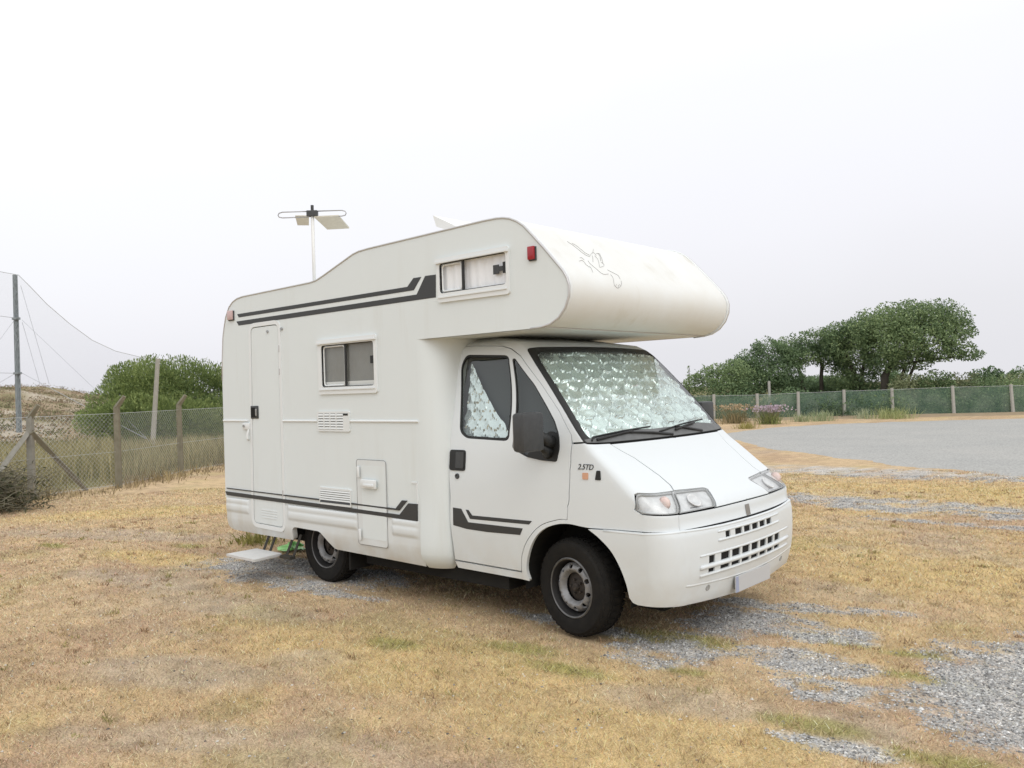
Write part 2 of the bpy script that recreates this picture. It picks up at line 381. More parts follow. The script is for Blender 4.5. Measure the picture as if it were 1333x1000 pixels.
def inset(p, d):
    p = np.array(p, float)
    if area2(p) < 0: p = p[::-1]
    e = np.roll(p, -1, 0)-p; l = np.linalg.norm(e, axis=1, keepdims=True); e = e/np.maximum(l, 1e-9)
    n = np.stack([-e[:, 1], e[:, 0]], 1); nv = n+np.roll(n, 1, 0); nn = np.linalg.norm(nv, axis=1, keepdims=True)
    nv = nv/np.maximum(nn, 1e-6); dot = np.clip(np.sum(nv*n, 1, keepdims=True), .45, 1)
    return p+nv*d/dot
def inside(pts, poly):
    x, y = pts[:, 0], pts[:, 1]; r = np.zeros(len(pts), bool); n = len(poly)
    for i in range(n):
        x0, y0 = poly[i]; x1, y1 = poly[(i+1) % n]
        c = ((y0 > y) != (y1 > y)); xi = (x1-x0)*(y-y0)/((y1-y0) if abs(y1-y0) > 1e-12 else 1e-12)+x0
        r ^= c & (x < xi)
    return r
def patch(name, poly, S, SN, material, parent=None, holes=(), h=.05, depth=.02, gap=0.0, hole_gap=0.0, flip=False, edge_h=None, hole_depth=None, **kw):
    """a panel: polygon (with holes) in a 2-D domain, mapped by S to 3-D, with turned-in edges of the given depth"""
    eh = edge_h or h*.6
    loops = [densify(inset(densify(poly, .04), gap) if gap else poly, eh)]
    for q in holes: loops.append(densify(inset(densify(q, .04), -hole_gap) if hole_gap else q, eh))
    loops = [l if area2(l) > 0 else l[::-1] for l in loops]
    co = [tuple(x) for l in loops for x in l]; ed = []; o = 0
    for l in loops:
        ed += [(o+i, o+(i+1) % len(l)) for i in range(len(l))]; o += len(l)
    mn, mx = loops[0].min(0), loops[0].max(0)
    gx, gy = np.meshgrid(np.arange(mn[0]+h*.37, mx[0], h), np.arange(mn[1]+h*.41, mx[1], h)); g = np.stack([gx.ravel(), gy.ravel()], 1)
    if len(g):
        k = inside(g, loops[0])
        for l in loops[1:]: k &= ~inside(g, l)
        g = g[k]
        if len(g):
            b = np.array(co); ok = np.ones(len(g), bool)
            for i0 in range(0, len(b), 400):
                dd = np.min(np.sum((g[:, None, :]-b[None, i0:i0+400, :])**2, -1), 1); ok &= dd > (h*.4)**2
            g = g[ok]
    allc = [Vector(c) for c in co]+[Vector(c) for c in g]
    vs, es, fs, ov, oe, of = delaunay_2d_cdt(allc, ed, [], 1, 1e-6)
    v2 = np.array([tuple(v) for v in vs]); tri = np.array([f for f in fs if len(f) == 3], int)
    cen = v2[tri].mean(1); k = inside(cen, loops[0])
    for l in loops[1:]: k &= ~inside(cen, l)
    tri = tri[k]
    sg = (v2[tri[:, 1], 0]-v2[tri[:, 0], 0])*(v2[tri[:, 2], 1]-v2[tri[:, 0], 1])-(v2[tri[:, 1], 1]-v2[tri[:, 0], 1])*(v2[tri[:, 2], 0]-v2[tri[:, 0], 0])
    V3 = S(v2); NN = SN(v2)
    gn = np.cross(V3[tri[:, 1]]-V3[tri[:, 0]], V3[tri[:, 2]]-V3[tri[:, 0]]); tri = np.where((np.sum(gn*NN[tri].mean(1), 1) < 0)[:, None], tri[:, ::-1], tri)
    verts = [V3]; norms = [NN]; faces = [tuple(t) for t in tri]; base = len(V3)
    cnt = None
    for li, l in enumerate(loops):
        dp = depth if li == 0 else (hole_depth if hole_depth is not None else depth)
        if dp <= 0: continue
        A = S(l); n = SN(l); B = A-n*dp; tang = np.roll(A, -1, 0)-np.roll(A, 1, 0)
        sn = np.cross(tang, n); sn = sn/np.maximum(np.linalg.norm(sn, axis=1, keepdims=True), 1e-9)
        # outward from the panel: away from its inside (for holes: into the hole)
        test = S(l+(inset(l, .002)-l)); d = np.sum((test-A)*sn, 1, keepdims=True); sn = np.where(d > 0, -sn, sn) if li == 0 else np.where(d > 0, sn, -sn)
        m = len(l); verts += [A, B]; norms += [sn, sn]
        for i in range(m):
            j = (i+1) % m
            q = (base+i, base+m+i, base+m+j, base+j)
            faces.append(q if np.dot(np.cross(B[i]-A[i], A[j]-A[i]), sn[i]+sn[j]) > 0 else q[::-1])
        base += 2*m
    verts = np.concatenate(verts); norms = np.concatenate(norms)
    me = bpy.data.meshes.new(name); me.from_pydata([tuple(v) for v in verts], [], [tuple(int(i) for i in f) for f in faces])
    me.polygons.foreach_set('use_smooth', np.ones(len(me.polygons), bool)); me.update()
    if material is not None: me.materials.append(material)
    me.normals_split_custom_set_from_vertices([tuple(n) for n in norms])
    o = bpy.data.objects.new(name, me); return place(o, parent, **kw)

def spline(p, n=5):
    """Catmull-Rom through the points"""
    p = np.array(p, float); q = np.vstack([2*p[0]-p[1], p, 2*p[-1]-p[-2]]); out = []
    for i in range(len(p)-1):
        a, b, c, d = q[i:i+4]
        for k in range(n):
            t = k/n; out.append(tuple(.5*(2*b+(c-a)*t+(2*a-5*b+4*c-d)*t*t+(3*b-a-3*c+d)*t**3)))
    return out+[tuple(p[-1])]
def mirror_half(p): return list(p)+[(-u, z) for u, z in reversed(p)]
def cab(name, poly, material, parent, off=0.0, side=1, holes=(), **kw):
    """panel on the cab shell; poly in (u, z); side=-1 mirrors it to the far flank"""
    D = lambda p: [(float(dm(np.array(side*a))), z) for a, z in p]
    S = lambda q: P(idm(q[:, 0]), q[:, 1], off); SN = lambda q: PN(idm(q[:, 0]), q[:, 1], off)
    return patch(name, D(poly), S, SN, material, parent, holes=[D(q) for q in holes], **kw)
def flat(name, poly, y, material, parent, holes=(), **kw):
    """flat panel in (x, z) at the given y, facing away from the vehicle"""
    s = -1.0 if y < 0 else 1.0
    S = lambda q: np.stack([q[:, 0], np.full(len(q), y), q[:, 1]], -1); SN = lambda q: np.tile([0.0, s, 0.0], (len(q), 1))
    kw.setdefault('h', .4)
    return patch(name, poly, S, SN, material, parent, holes=holes, flip=(y < 0), **kw)

# ================================================================ THE MOTORHOME
mh = empty('motorhome', label='white overcab motorhome with dark stripes parked on dry grass', cat='motorhome')
YS, YF = 1.06, 1.19          # visible flank, far flank

# ---- living body -------------------------------------------------
ROOF = [(-4.398, .70), (-4.398, 1.90), (-4.388, 2.10), (-4.362, 2.33), (-4.335, 2.43), (-4.295, 2.541), (-4.225, 2.639), (-4.150, 2.688), (-4.06, 2.714), (-3.953, 2.724), (-2.80, 2.736), (-2.70, 2.746), (-2.591, 2.776), (-2.344, 2.852), (-2.16, 2.908), (-2.08, 2.922), (-1.95, 2.928), (-.62, 2.946), (-.49, 2.944), (-.425, 2.937), (-.36, 2.922), (-.297, 2.894), (-.235, 2.852), (-.189, 2.807), (-.056, 2.672), (.052, 2.553), (.10, 2.500), (.131, 2.452), (.150, 2.395), (.145, 2.325), (.111, 2.249), (.053, 2.188), (-.02, 2.151), (-.10, 2.136), (-.20, 2.131), (-1.385, 2.131)]
WALL = ROOF+[(-1.385, .70)]
door_out = round_poly([(-3.852, .482), (-3.333, .472), (-3.333, 2.403), (-3.812, 2.403)], .06)
door_hole = [(x, z) for x, z in door_out]
W1 = rect(-2.640, -1.905, 1.785, 2.155, .03); W2 = rect(-1.085, -.398, 2.462, 2.690, .03)
wall_poly = [(-4.398, .70), (-3.8475, .70)]+[p for p in sorted([q for q in door_out if q[1] > .72 and q[0] < -3.6], key=lambda q: q[1])]+[p for p in sorted([q for q in door_out if q[1] > .72 and q[0] > -3.6], key=lambda q: -q[1])]+[(-3.333, .70), (-1.385, .70)]+list(reversed(ROOF))[0:-1]
flat('side_wall', wall_poly, -YS, M['wall'], mh, holes=[W1, W2], depth=.03, hole_depth=.06)
flat('side_wall', WALL, YF, M['wall'], mh, depth=.03)

def strip(name, prof, y0, y1, m, parent, ny=1, smooth=40, **kw):
    mb = MB(); n = len(prof); ys = np.linspace(y0, y1, ny+1)
    vs = [(x, y, z) for y in ys for x, z in prof]; fs = [(j*n+i, j*n+i+1, (j+1)*n+i+1, (j+1)*n+i) for j in range(ny) for i in range(n-1)]
    mb.add(vs, fs); return obj(name, mb, m, parent, auto=smooth, **kw)
def resample(prof, n):
    p = np.array(prof); s = np.concatenate([[0], np.cumsum(np.hypot(*np.diff(p, axis=0).T))]); t = np.linspace(0, s[-1], n)
    return [(float(a), float(b)) for a, b in zip(np.interp(t, s, p[:, 0]), np.interp(t, s, p[:, 1]))]
i_top = 18; i_bot = 33
strip('roof', ROOF[:i_top+1], -YS+.006, YF-.006, M['front_cap'], mh)
nose = ROOF[i_top:i_bot+1]
# smooth nose
np_ = np.array(resample(nose, 60)); 
for _ in range(6): np_[1:-1] = .25*np_[:-2]+.5*np_[1:-1]+.25*np_[2:]
strip('overcab_front', [tuple(p) for p in np_], -YS+.006, YF-.006, M['front_cap'], mh, smooth=60)
strip('overcab_floor', ROOF[i_bot:], -YS+.006, YF-.006, M['wall'], mh)
# aluminium edge trim along both side profiles, and the seam under the nose
for s in (-1, 1):
    yt = YF if s > 0 else YS; mb = MB(); mb.tube([(x, s*(yt-.001), z) for x, z in ROOF[1:-1]], .0085, 6); obj('edge_trim', mb, M['alu'], mh, smooth=True)
    mb = MB(); mb.tube([(x, s*(yt-.020), z) for x, z in [(x+.0, z) for x, z in ROOF[3:-2]]], .010, 6); obj('edge_bead', mb, M['trim'], mh, smooth=True)
mb = MB(); mb.tube([(-.085, y, 2.1355) for y in np.linspace(-YS+.01, YF-.01, 5)], .006, 5); obj('nose_seam', mb, M['alu'], mh)

# ---- windows of the living part ------------------------------------
def sliding_window(o, i, div, name, glass, backing, lower_rail, handle, ripple):
    fr = flat(name, round_poly(o, .025), -YS-.016, M['trim'], mh, holes=[i], depth=.016, hole_depth=.03, h=.2)
    x0, x1 = min(p[0] for p in o), max(p[0] for p in o); z0, z1 = min(p[1] for p in o), max(p[1] for p in o)
    ix0, ix1 = min(p[0] for p in i), max(p[0] for p in i); iz0, iz1 = min(p[1] for p in i), max(p[1] for p in i)
    mb = MB(); mb.box((x0-.006, -YS-.034, z1-.042), (x1+.004, -YS-.014, z1-.028)); mb.box((x0-.004, -YS-.026, z1-.028), (x1, -YS-.0165, z1-.004)); obj('drip_rail', mb, M['trim'], fr)
    mb = MB(); mb.box((x0+.012, -YS-.024, z0+.036), (x1-.02, -YS-.0165, z0+.046)); obj('sill_rail', mb, M['trim'], fr)
    # rubber seal round the pane
    ring = inset(densify(i, .03), .001); mb = MB(); mb.tube([(x, -YS-.004, z) for x, z in ring]+[(ring[0][0], -YS-.004, ring[0][1])], .006, 5); obj('seal', mb, M['rubber'], fr)
    mb = MB(); mb.box((div-.012, -YS-.006, iz0+.004), (div+.012, -YS+.002, iz1-.004)); obj('mullion', mb, M['rubber'], fr)
    for a, b, yy in ((ix0, div, -YS+.004), (div-.03, ix1, -YS+.012)):
        mb = MB(); mb.add([(a+.004, yy, iz0+.004), (b-.004, yy, iz0+.004), (b-.004, yy, iz1-.004), (a+.004, yy, iz1-.004)], [(0, 1, 2, 3)]); obj('pane', mb, glass, fr)
    # inner frame of the sliding half
    ring = inset(densify(rect(ix0+.02, div-.016, iz0+.014, iz1-.014, .03), .03), .0); mb = MB(); mb.tube([(x, -YS+.002, z) for x, z in ring]+[(ring[0][0], -YS+.002, ring[0][1])], .007, 5); obj('sash_bead', mb, M['trim'], fr)
    # curtain or blind behind
    xs = np.linspace(ix0-.03, ix1+.03, 61); yy = -YS+.026+ripple*np.sin(xs*75)+ripple*.6*np.sin(xs*31+1)
    mb = MB(); mb.add([(x, y, z) for z in (iz0-.03, iz1+.03) for x, y in zip(xs, yy)], [(k, k+1, k+62, k+61) for k in range(60)]); obj('blind', mb, backing, fr, smooth=True)
    if lower_rail: mb = MB(); mb.box((ix0, -YS+.0165, iz0), (ix1, -YS+.022, iz0+.045)); obj('blind_rail', mb, M['blind_white'], fr)
    if handle: mb = MB(); mb.box((handle[0], -YS-.005, handle[1]), (handle[2], -YS+.003, handle[3]), bev=.003); obj('catch', mb, M['rubber'], fr)
    return fr
o1 = [(-2.692, 1.722), (-1.872, 1.722), (-1.872, 2.208), (-2.692, 2.208)]
sliding_window(o1, W1, -2.302, 'side_window', M['acrylic'], M['blind'], True, (-1.965, 1.97, -1.915, 2.035), .001)
o2 = [(-1.108, 2.394), (-.372, 2.390), (-.372, 2.732), (-1.115, 2.722)]
w2 = sliding_window(o2, W2, -.838, 'overcab_window', M['acrylic_clear'], M['curtain'], False, (-.438, 2.545, -.404, 2.625), .006)
mb = MB(); mb.box((-.535, -YS-.002, 2.545), (-.475, -YS+.003, 2.612), bev=.003); mb.box((-.475, -YS-.001, 2.562), (-.435, -YS+.002, 2.598)); obj('catch', mb, M['plastic'], w2)

# ---- entry door --------------------------------------------------------
dr = flat('entry_door', door_out, -YS-.004, M['wall'], mh, gap=.0075, depth=.03)
fr_o = inset(densify(door_out, .05), -.040); 
flat('door_frame', [tuple(p) for p in fr_o], -YS-.0075, M['trim'], mh, holes=[door_out], depth=.012, h=.3, hole_gap=.001)
mb = MB(); mb.box((-3.90, -YS+.02, .44), (-3.29, -YS+.05, 2.43)); obj('door_recess', mb, M['dark'], mh)
mb = MB(); mb.box((-3.848, -YS-.014, 1.508), (-3.712, -YS-.003, 1.632), bev=.008); dh = obj('door_handle', mb, M['plastic'], dr, auto=30)
mb = MB(); mb.box((-3.835, -YS-.0155, 1.522), (-3.760, -YS-.012, 1.616), bev=.001); obj('recess', mb, M['dark'], dr)
mb = MB(); mb.box((-3.752, -YS-.022, 1.535), (-3.730, -YS-.012, 1.603), bev=.004); obj('lever', mb, M['chrome'], dr)
mb = MB(); mb.box((-3.995, -YS-.022, 1.398), (-3.872, -YS-.001, 1.466), bev=.008); mb.tube([(-3.886, -YS-.012, 1.40), (-3.886, -YS-.03, 1.36), (-3.888, -YS-.028, 1.31), (-3.905, -YS-.012, 1.295)], .011, 6); obj('grab_latch', mb, M['trim'], mh, auto=35)
for x, z in ((-3.51, 2.343), (-3.27, 2.352), (-3.96, 1.435)):
    mb = MB(); mb.lathe([(0.0001, -.012), (.013, -.012), (.015, 0), (.0001, 0)], 12); o = obj('stud', mb, M['chrome'], mh); o.location = (x, -YS-.004 if x > -3.6 else -YS-.02, z)
for k in range(4):
    mb = MB(); mb.box((-3.71, -YS-.0085, .545+k*.024), (-3.44, -YS-.003, .553+k*.024)); obj('vent_slot', mb, M['trim'], dr)
for z in (.80, 1.95, 2.17): 
    mb = MB(); mb.tube([(-3.322, -YS-.008, z-.03), (-3.322, -YS-.008, z+.03)], .007, 6); obj('hinge', mb, M['alu'], dr)

# ---- decals --------------------------------------------------------------
def decal(name, poly, y=-YS-.0098):
    return flat(name, poly, y, M['stripe'], mh, depth=.0095 if y < -YS-.005 else .0015)
decal('upper_stripe', [(-4.067, 2.557), (-1.471, 2.557), (-1.396, 2.618), (-1.303, 2.617), (-1.395, 2.522), (-4.037, 2.522)], -YS-.0022)
decal('upper_stripe', [(-4.085, 2.485), (-1.363, 2.485), (-1.258, 2.619), (-1.137, 2.616), (-1.143, 2.441), (-4.042, 2.441)], -YS-.0022)
decal('lower_stripe', [(-4.363, .797), (-2.4, .786), (-1.688, .779), (-1.608, .850), (-1.546, .851), (-1.646, .766), (-2.4, .773), (-4.355, .789)])
decal('lower_stripe', [(-4.384, .759), (-2.4, .740), (-1.642, .732), (-1.531, .831), (-1.424, .833), (-1.429, .698), (-2.366, .707), (-4.355, .722)])

# ---- waist rail ------------------------------------------------------------
for a, b in ((-4.39, -3.905), (-3.29, -2.74), (-2.258, -1.384)):
    mb = MB(); mb.tube([(a, -YS-.003, 1.486), (b, -YS-.003, 1.486)], .010, 8); obj('waist_rail', mb, M['trim'], mh, auto=35)

# ---- fridge vents ------------------------------------------------------------
def vent(x0, x1, z0, z1, n, sx0, sx1, badge):
    b = flat('fridge_vent', rect(x0, x1, z0, z1, .012), -YS-.012, M['slat'], mh, holes=[rect(sx0, sx1, z0+.018, z1-.018)], depth=.012, hole_depth=.02, h=.2)
    mb = MB(); mb.box((sx0-.005, -YS-.003, z0+.012), (sx1+.005, -YS-.001, z1-.012)); obj('vent_back', mb, M['dark'], b)
    hz = (z1-z0-.036)/n
    for k in range(n):
        zc = z0+.018+hz*(k+.5); m = M['slat']
        if badge is None and (.732 < zc < .787 and not .752 < zc < .768): m = M['stripe']
        mb = MB(); mb.box((sx0-.001, -YS-.013, zc-hz*.40), (sx1+.001, -YS-.0045, zc+hz*.33), rot=Matrix.Rotation(math.radians(-18), 3, 'X')); obj('slat', mb, m, b)
    if badge: mb = MB(); mb.box(badge[0], badge[1]); obj('vent_badge', mb, M['rubber'], b)
    return b
v1 = vent(-2.732, -2.264, 1.395, 1.572, 6, -2.715, -2.352, ((-2.347, -YS-.0145, 1.535), (-2.280, -YS-.012, 1.553)))
for xx in (-2.63, -2.54, -2.45):
    mb = MB(); mb.box((xx-.006, -YS-.0145, 1.41), (xx+.006, -YS-.006, 1.558)); obj('vent_rib', mb, M['slat'], v1)
vent(-2.732, -2.274, .745, .897, 6, -2.722, -2.286, None)

# ---- locker hatch -------------------------------------------------------------
lk = flat('locker_hatch', rect(-2.185, -1.802, .446, 1.158, .03), -YS-.0072, M['skirt'], mh, depth=.012, h=.2)
flat('hatch_panel', rect(-2.120, -1.812, .50, 1.112, .015), -YS-.0085, M['wall'], lk, depth=.0015, h=.3)
mb = MB(); mb.tube([(x, -YS-.0065, z) for x, z in rect(-2.189, -1.798, .442, 1.162, .03)+[rect(-2.189, -1.798, .442, 1.162, .03)[0]]], .0022, 4); obj('hatch_seal', mb, M['seal_grey'], lk)
mb = MB(); mb.box((-2.103, -YS-.040, .925), (-1.903, -YS-.021, 1.000), bev=.008); mb.box((-2.06, -YS-.048, .94), (-1.925, -YS-.038, .963), bev=.004); obj('hatch_handle', mb, M['trim'], lk, auto=30)
for zc in (.53, 1.06): mb = MB(); mb.box((-2.165, -YS-.028, zc-.05), (-2.130, -YS-.018, zc+.045), bev=.006); obj('hatch_hinge', mb, M['trim'], lk, auto=30)
mb = MB(); mb.box((-1.492, -YS-.006, .994), (-1.418, -YS, 1.004)); mb.box((-1.428, -YS-.008, .834), (-1.416, -YS, 1.004)); obj('gas_flap_edge', mb, M['trim'], mh)

# ---- skirt ----------------------------------------------------------------------
def rib(x, z):
    on = np.maximum.reduce([sstep(-4.40, -4.385, x)*(1-sstep(-3.955, -3.935, x)), sstep(-3.255, -3.235, x)*(1-sstep(-2.215, -2.195, x)), sstep(-1.745, -1.725, x)*(1-sstep(-1.47, -1.39, x))])
    p = np.zeros_like(z)
    for c, hh in ((.672, .030), (.603, .040)): p = np.maximum(p, np.sqrt(np.clip(1-((z-c)/hh)**2, 0, 1)))
    return on*p*.010
def Ysk(x, z):
    b = .003+.003*sstep(.70, .62, z)
    low = np.where(z < .50, .55*(.50-z)**1.7*1.6, 0)
    rear = .07*np.clip((-4.34-x)/.12, 0, 1)**2
    return -(YS+b+rib(x, z)-low-rear)
Ssk = lambda q: np.stack([q[:, 0], Ysk(q[:, 0], q[:, 1]), q[:, 1]], -1)
def SNsk(q):
    e = 2e-3; dx = Ssk(q+[e, 0])-Ssk(q-[e, 0]); dz = Ssk(q+[0, e])-Ssk(q-[0, e]); n = np.cross(dx, dz); return n/np.linalg.norm(n, axis=1, keepdims=True)
skirt_bottom = [(-4.47, .70), (-4.487, .66), (-4.482, .56), (-4.43, .47), (-4.36, .40), (-4.277, .372), (-3.86, .368), (-3.215, .368), (-3.200, .40), (-3.190, .47), (-3.165, .494), (-3.13, .500), (-2.78, .495), (-2.745, .486), (-2.70, .455), (-2.628, .396), (-2.575, .356), (-2.54, .350), (-1.385, .338), (-1.385, .70), (-1.80, .70)]
dn = [p for p in door_out if p[1] < .702]
dn_sorted = sorted(dn, key=lambda p: p[0])
skirt_poly = skirt_bottom+[(-3.333, .70)]+[p for p in sorted(dn, key=lambda p: -p[0])]+[(-3.8475, .70)]
def clean(poly):
    out = []
    for p in poly:
        if not out or math.hypot(p[0]-out[-1][0], p[1]-out[-1][1]) > .002: out.append(p)
    return out
patch('skirt', clean(skirt_poly), Ssk, SNsk, M['skirt'], mh, h=.022, edge_h=.02, depth=.05, flip=True)
S2 = lambda q: Ssk(q)*[1, -1, 1]+[0, YF-YS, 0]; N2 = lambda q: SNsk(q)*[1, -1, 1]
patch('skirt', clean(skirt_bottom+[(-4.0, .70)]), S2, N2, M['skirt'], mh, h=.05, depth=.05)
mb = MB(); mb.box((-4.49, -.985, .50), (-4.40, 1.115, .69), bev=.03); mb.box((-4.44, -.99, .40), (-4.36, 1.12, .52), bev=.02); obj('rear_bumper', mb, M['skirt'], mh, auto=35)

# ---- fairing between living part and cab ---------------------------------------------
def fairing(s):
    zs = [.325, .335, .36, .40, .45, .52, .60, .70, .9, 1.1, 1.3, 1.5, 1.7, 1.9, 2.0, 2.06, 2.1, 2.135]; n = 14; vs = []; fs = []
    for z in zs:
        y1 = float(W(min(z, 2.06)))-.03; bulge = .018*float(sstep(.80, .62, np.array(z)))
        roundin = .09*max(0, (.46-z)/.14)**2
        a, b = .245, (YF if s > 0 else YS)+bulge-y1
        for k in range(n+1):
            t = k/n*math.pi/2; vs.append((-1.3855+a*math.sin(t)-roundin*.5*math.sin(t), s*(y1+b*math.cos(t)**.9-roundin*1.0), z))
        vs.append((-1.3855+a-roundin*.5-.01, s*(y1-.25), z))
    m = n+2
    for j in range(len(zs)-1):
        for k in range(m-1): fs.append((j*m+k, j*m+k+1, (j+1)*m+k+1, (j+1)*m+k))
    mb = MB(); mb.add(vs, fs); return obj('cab_fairing', mb, M['wall'], mh, smooth=True)
fairing(-1); fairing(1)

# ---- cab --------------------------------------------------------------------------------
ws_half = [(0, 1.330), (.5, 1.330), (.86, 1.331), (1.64, 1.338), (1.80, 1.346), (1.895, 1.617), (1.92, 1.90), (1.925, 1.970), (1.90, 1.995), (1.80, 2.010), (1.65, 2.016), (.95, 2.025), (.416, 2.032), (0, 2.034)]
ws_in = [(0, 1.395), (.26, 1.395), (.60, 1.406), (1.0, 1.375), (1.22, 1.362), (1.36, 1.40), (1.42, 1.617), (1.45, 1.90), (1.40, 1.955), (1.25, 1.972), (.95, 1.985), (.416, 2.000), (0, 2.003)]
gap_door = [(-1.02, 2.068), (-.728, 2.050), (-.621, 2.023), (-.505, 1.962), (-.278, 1.752), (-.087, 1.556), (.037, 1.392), (.050, 1.340)]
roof_poly = [(0, 2.128), (2.98, 2.128), X(-1.33, 2.075), X(-1.25, 2.072)]+[X(x, z) for x, z in gap_door]+[p for p in ws_half[4:]]
cab('cab_roof', mirror_half(roof_poly), M['paint'], mh, gap=.0015, depth=.02)

arch = spline([(-.367, .342), (-.385, .43), (-.352, .545), (-.285, .658), (-.196, .733), (-.085, .775), (.024, .788), (.124, .780)])
fender_poly = [X(.050, 1.330), (1.80, 1.338), (1.64, 1.331), (.87, 1.324), (.785, 1.227), (.752, 1.108), (.76, 1.047), (.795, 1.014), (1.0, 1.016), (1.55, 1.026), (1.68, 1.018), X(.548, .995), X(.546, .92), (2.0, .893), (1.0, .885), (1.1, .785), (1.5, .784), (2.0, .784), X(.395, .781), X(.19, .775)]+[X(x, z) for x, z in reversed(arch)]+[X(-.434, .345)]+[X(x, z) for x, z in spline([(-.434, .406), (-.416, .525), (-.348, .645), (-.225, .755), (-.069, .809), (.014, .815)])]+[X(.017, .85), X(.019, .905), X(.04, 1.153)]
for s in (1, -1): cab('front_wing', fender_poly, M['paint'], mh, side=s, gap=.0013, depth=.025)
hood = [(0, 1.320), (.5, 1.320), (.866, 1.320), (.780, 1.227), (.745, 1.108), (.752, 1.047), (.785, 1.016), (.6, 1.010), (.43, 1.005), (.40, 1.001), (.385, .992), (.41, .970), (.455, .935), (.485, .905), (.505, .888), (.25, .891), (0, .892)]
cab('bonnet', mirror_half(hood), M['paint'], mh, gap=.0018, depth=.02, off=-.001)
fp = [(0, .886), (.25, .885), (.5, .882), (.77, .882), (1.0, .882), (1.1, .786), (1.0, .783), (.76, .776), (.5, .773), (0, .773)]
nose_panel = cab('nose_panel', mirror_half(fp), M['paint'], mh, gap=.0013, depth=.02)
# bumper with its three rows of slots
slots = []
for (n, y0, pitch, wd, za, zb) in ((6, -.372, .1185, .092, .686, .727), (8, -.566, .1330, .104, .543, .594), (8, -.570, .1330, .108, .484, .511)):
    for k in range(n):
        a, b = y0+k*pitch, y0+k*pitch+(wd if k else wd*.62)
        slots.append([Y(a, za), Y(b, za), Y(b, zb), Y(a, zb)])
bump = [(0, .770), (.5, .770), (.76, .773), (1.0, .780), (1.1, .783), (1.5, .781), (2.0, .781), X(.395, .778), X(.19, .770)]+[X(x, z) for x, z in spline([(.200, .764), (.275, .718), (.362, .641), (.421, .541), (.458, .435), (.472, .345)])]+[X(.494, .315), X(.53, .305), (1.45, .305), (.755, .287), (.236, .266), (0, .264)]
bumper = cab('front_bumper', mirror_half(bump), M['paint'], mh, off=-.014, gap=.001, depth=.055, holes=slots, hole_depth=.010, h=.035, edge_h=.022)
# rounded ledge on top of the bumper, grooves that carry the slots
pts = [P(np.array(u), np.array(float(np.interp(abs(u), [0, .5, .76, 1, 1.1, 1.5, 2.2], [.7655, .7655, .7685, .7755, .7785, .7765, .7675]))), -.006) for u in np.linspace(-2.15, 2.15, 70)]
mb = MB(); mb.tube(pts, .0105, 8); obj('bumper_lip', mb, M['paint'], bumper, smooth=True)
for zc, y0, y1, r in ((.678, -.46, .46, .009), (.735, -.46, .46, .007), (.602, -.66, .66, .007), (.527, -.66, .66, .0155), (.474, -.66, .66, .010)):
    pts = [P(np.array(-y/float(corner(zc)[5])), np.array(zc), -.013) for y in np.linspace(y0, y1, 40)]
    mb = MB(); mb.tube(pts, r, 8); obj('slat', mb, M['paint'], bumper, smooth=True)
pts = [P(np.array(u), np.array(.44-.035*math.cos(u*1.2)), -.006) for u in np.linspace(-1.15, 1.15, 50)]
mb = MB(); mb.tube(pts, .011, 8); obj('spoiler_ridge', mb, M['paint'], bumper, smooth=True)
for s in (-1, 1):
    c = P(np.array(s*.75), np.array(.382), -.014); n = PN(np.array(s*.75), np.array(.382))
    mb = MB(); mb.lathe([(.0001, -.002), (.016, -.002), (.020, -.004), (.022, 0), (.022, .01)], 18); o = obj('tow_plug', mb, M['lampback'], bumper, smooth=True)
    o.location = c; o.rotation_euler = Vector(n).to_track_quat('-Y', 'Z').to_euler()
# five-bar badge
for k in range(4):
    yb = -.030+k*.0145; p0 = P(np.array(-yb/.75), np.array(.787), -.003); p1 = P(np.array(-(yb-.004)/.75), np.array(.862), -.003)
    mb = MB(); mb.tube([p0, p1], .0045, 6); obj('badge_bar', mb, M['chrome'], nose_panel)
# headlamps
main_l = [(.803, 1.006), (.6, 1.002), (.44, .997), (.405, .990), (.43, .965), (.472, .925), (.512, .893), (.765, .891), (.98, .890)]
ind_l = [(.822, 1.006), (1.0, 1.008), (1.55, 1.018), (1.66, 1.010), X(.556, .990), X(.556, .92), (1.98, .899), (1.4, .895), (1.0, .892)]
for s in (1, -1):
    hl = cab('headlight', main_l, M['lens'], mh, side=s, off=.001, depth=.004)
    cab('reflector', main_l, M['reflector'], hl, side=s, off=.026, depth=0)
    for q, nm in ((main_l, 'lamp_bezel'), (ind_l, 'indicator_bezel')):
        dq = densify([(float(dm(np.array(a))), b) for a, b in q], .02); iq = inset(dq, .006)
        S = lambda z, s=s: P(idm(z[:, 0])*s, z[:, 1], .004); SN = lambda z, s=s: PN(idm(z[:, 0])*s, z[:, 1], .004)
        patch(nm, [tuple(p) for p in dq], S, SN, M['lampback'], hl, holes=[[tuple(p) for p in iq]], depth=0, hole_depth=.02, h=.03, flip=(s < 0))
    il = cab('indicator_lamp', ind_l, M['lens'], mh, side=s, off=.001, depth=.004)
    cab('reflector', ind_l, M['reflector'], il, side=s, off=.022, depth=0)
    c = P(np.array(s*1.12), np.array(.955), .018); mb = MB(); mb.lathe([(.0001, -.012), (.026, -.010), (.046, 0), (.026, .006), (.0001, .008)], 14); o = obj('bulb', mb, M['bulb'], il, smooth=True); o.location = c
    c = P(np.array(s*.70), np.array(.940), .022); mb = MB(); mb.lathe([(.0001, .012), (.03, .010), (.05, -.002), (.055, -.012), (.047, -.012), (.03, .002), (.0001, .004)], 20); o = obj('bowl', mb, M['reflector'], hl, smooth=True); o.location = c; o.rotation_euler = Vector(PN(np.array(s*.70), np.array(.93))).to_track_quat('-Y', 'Z').to_euler()

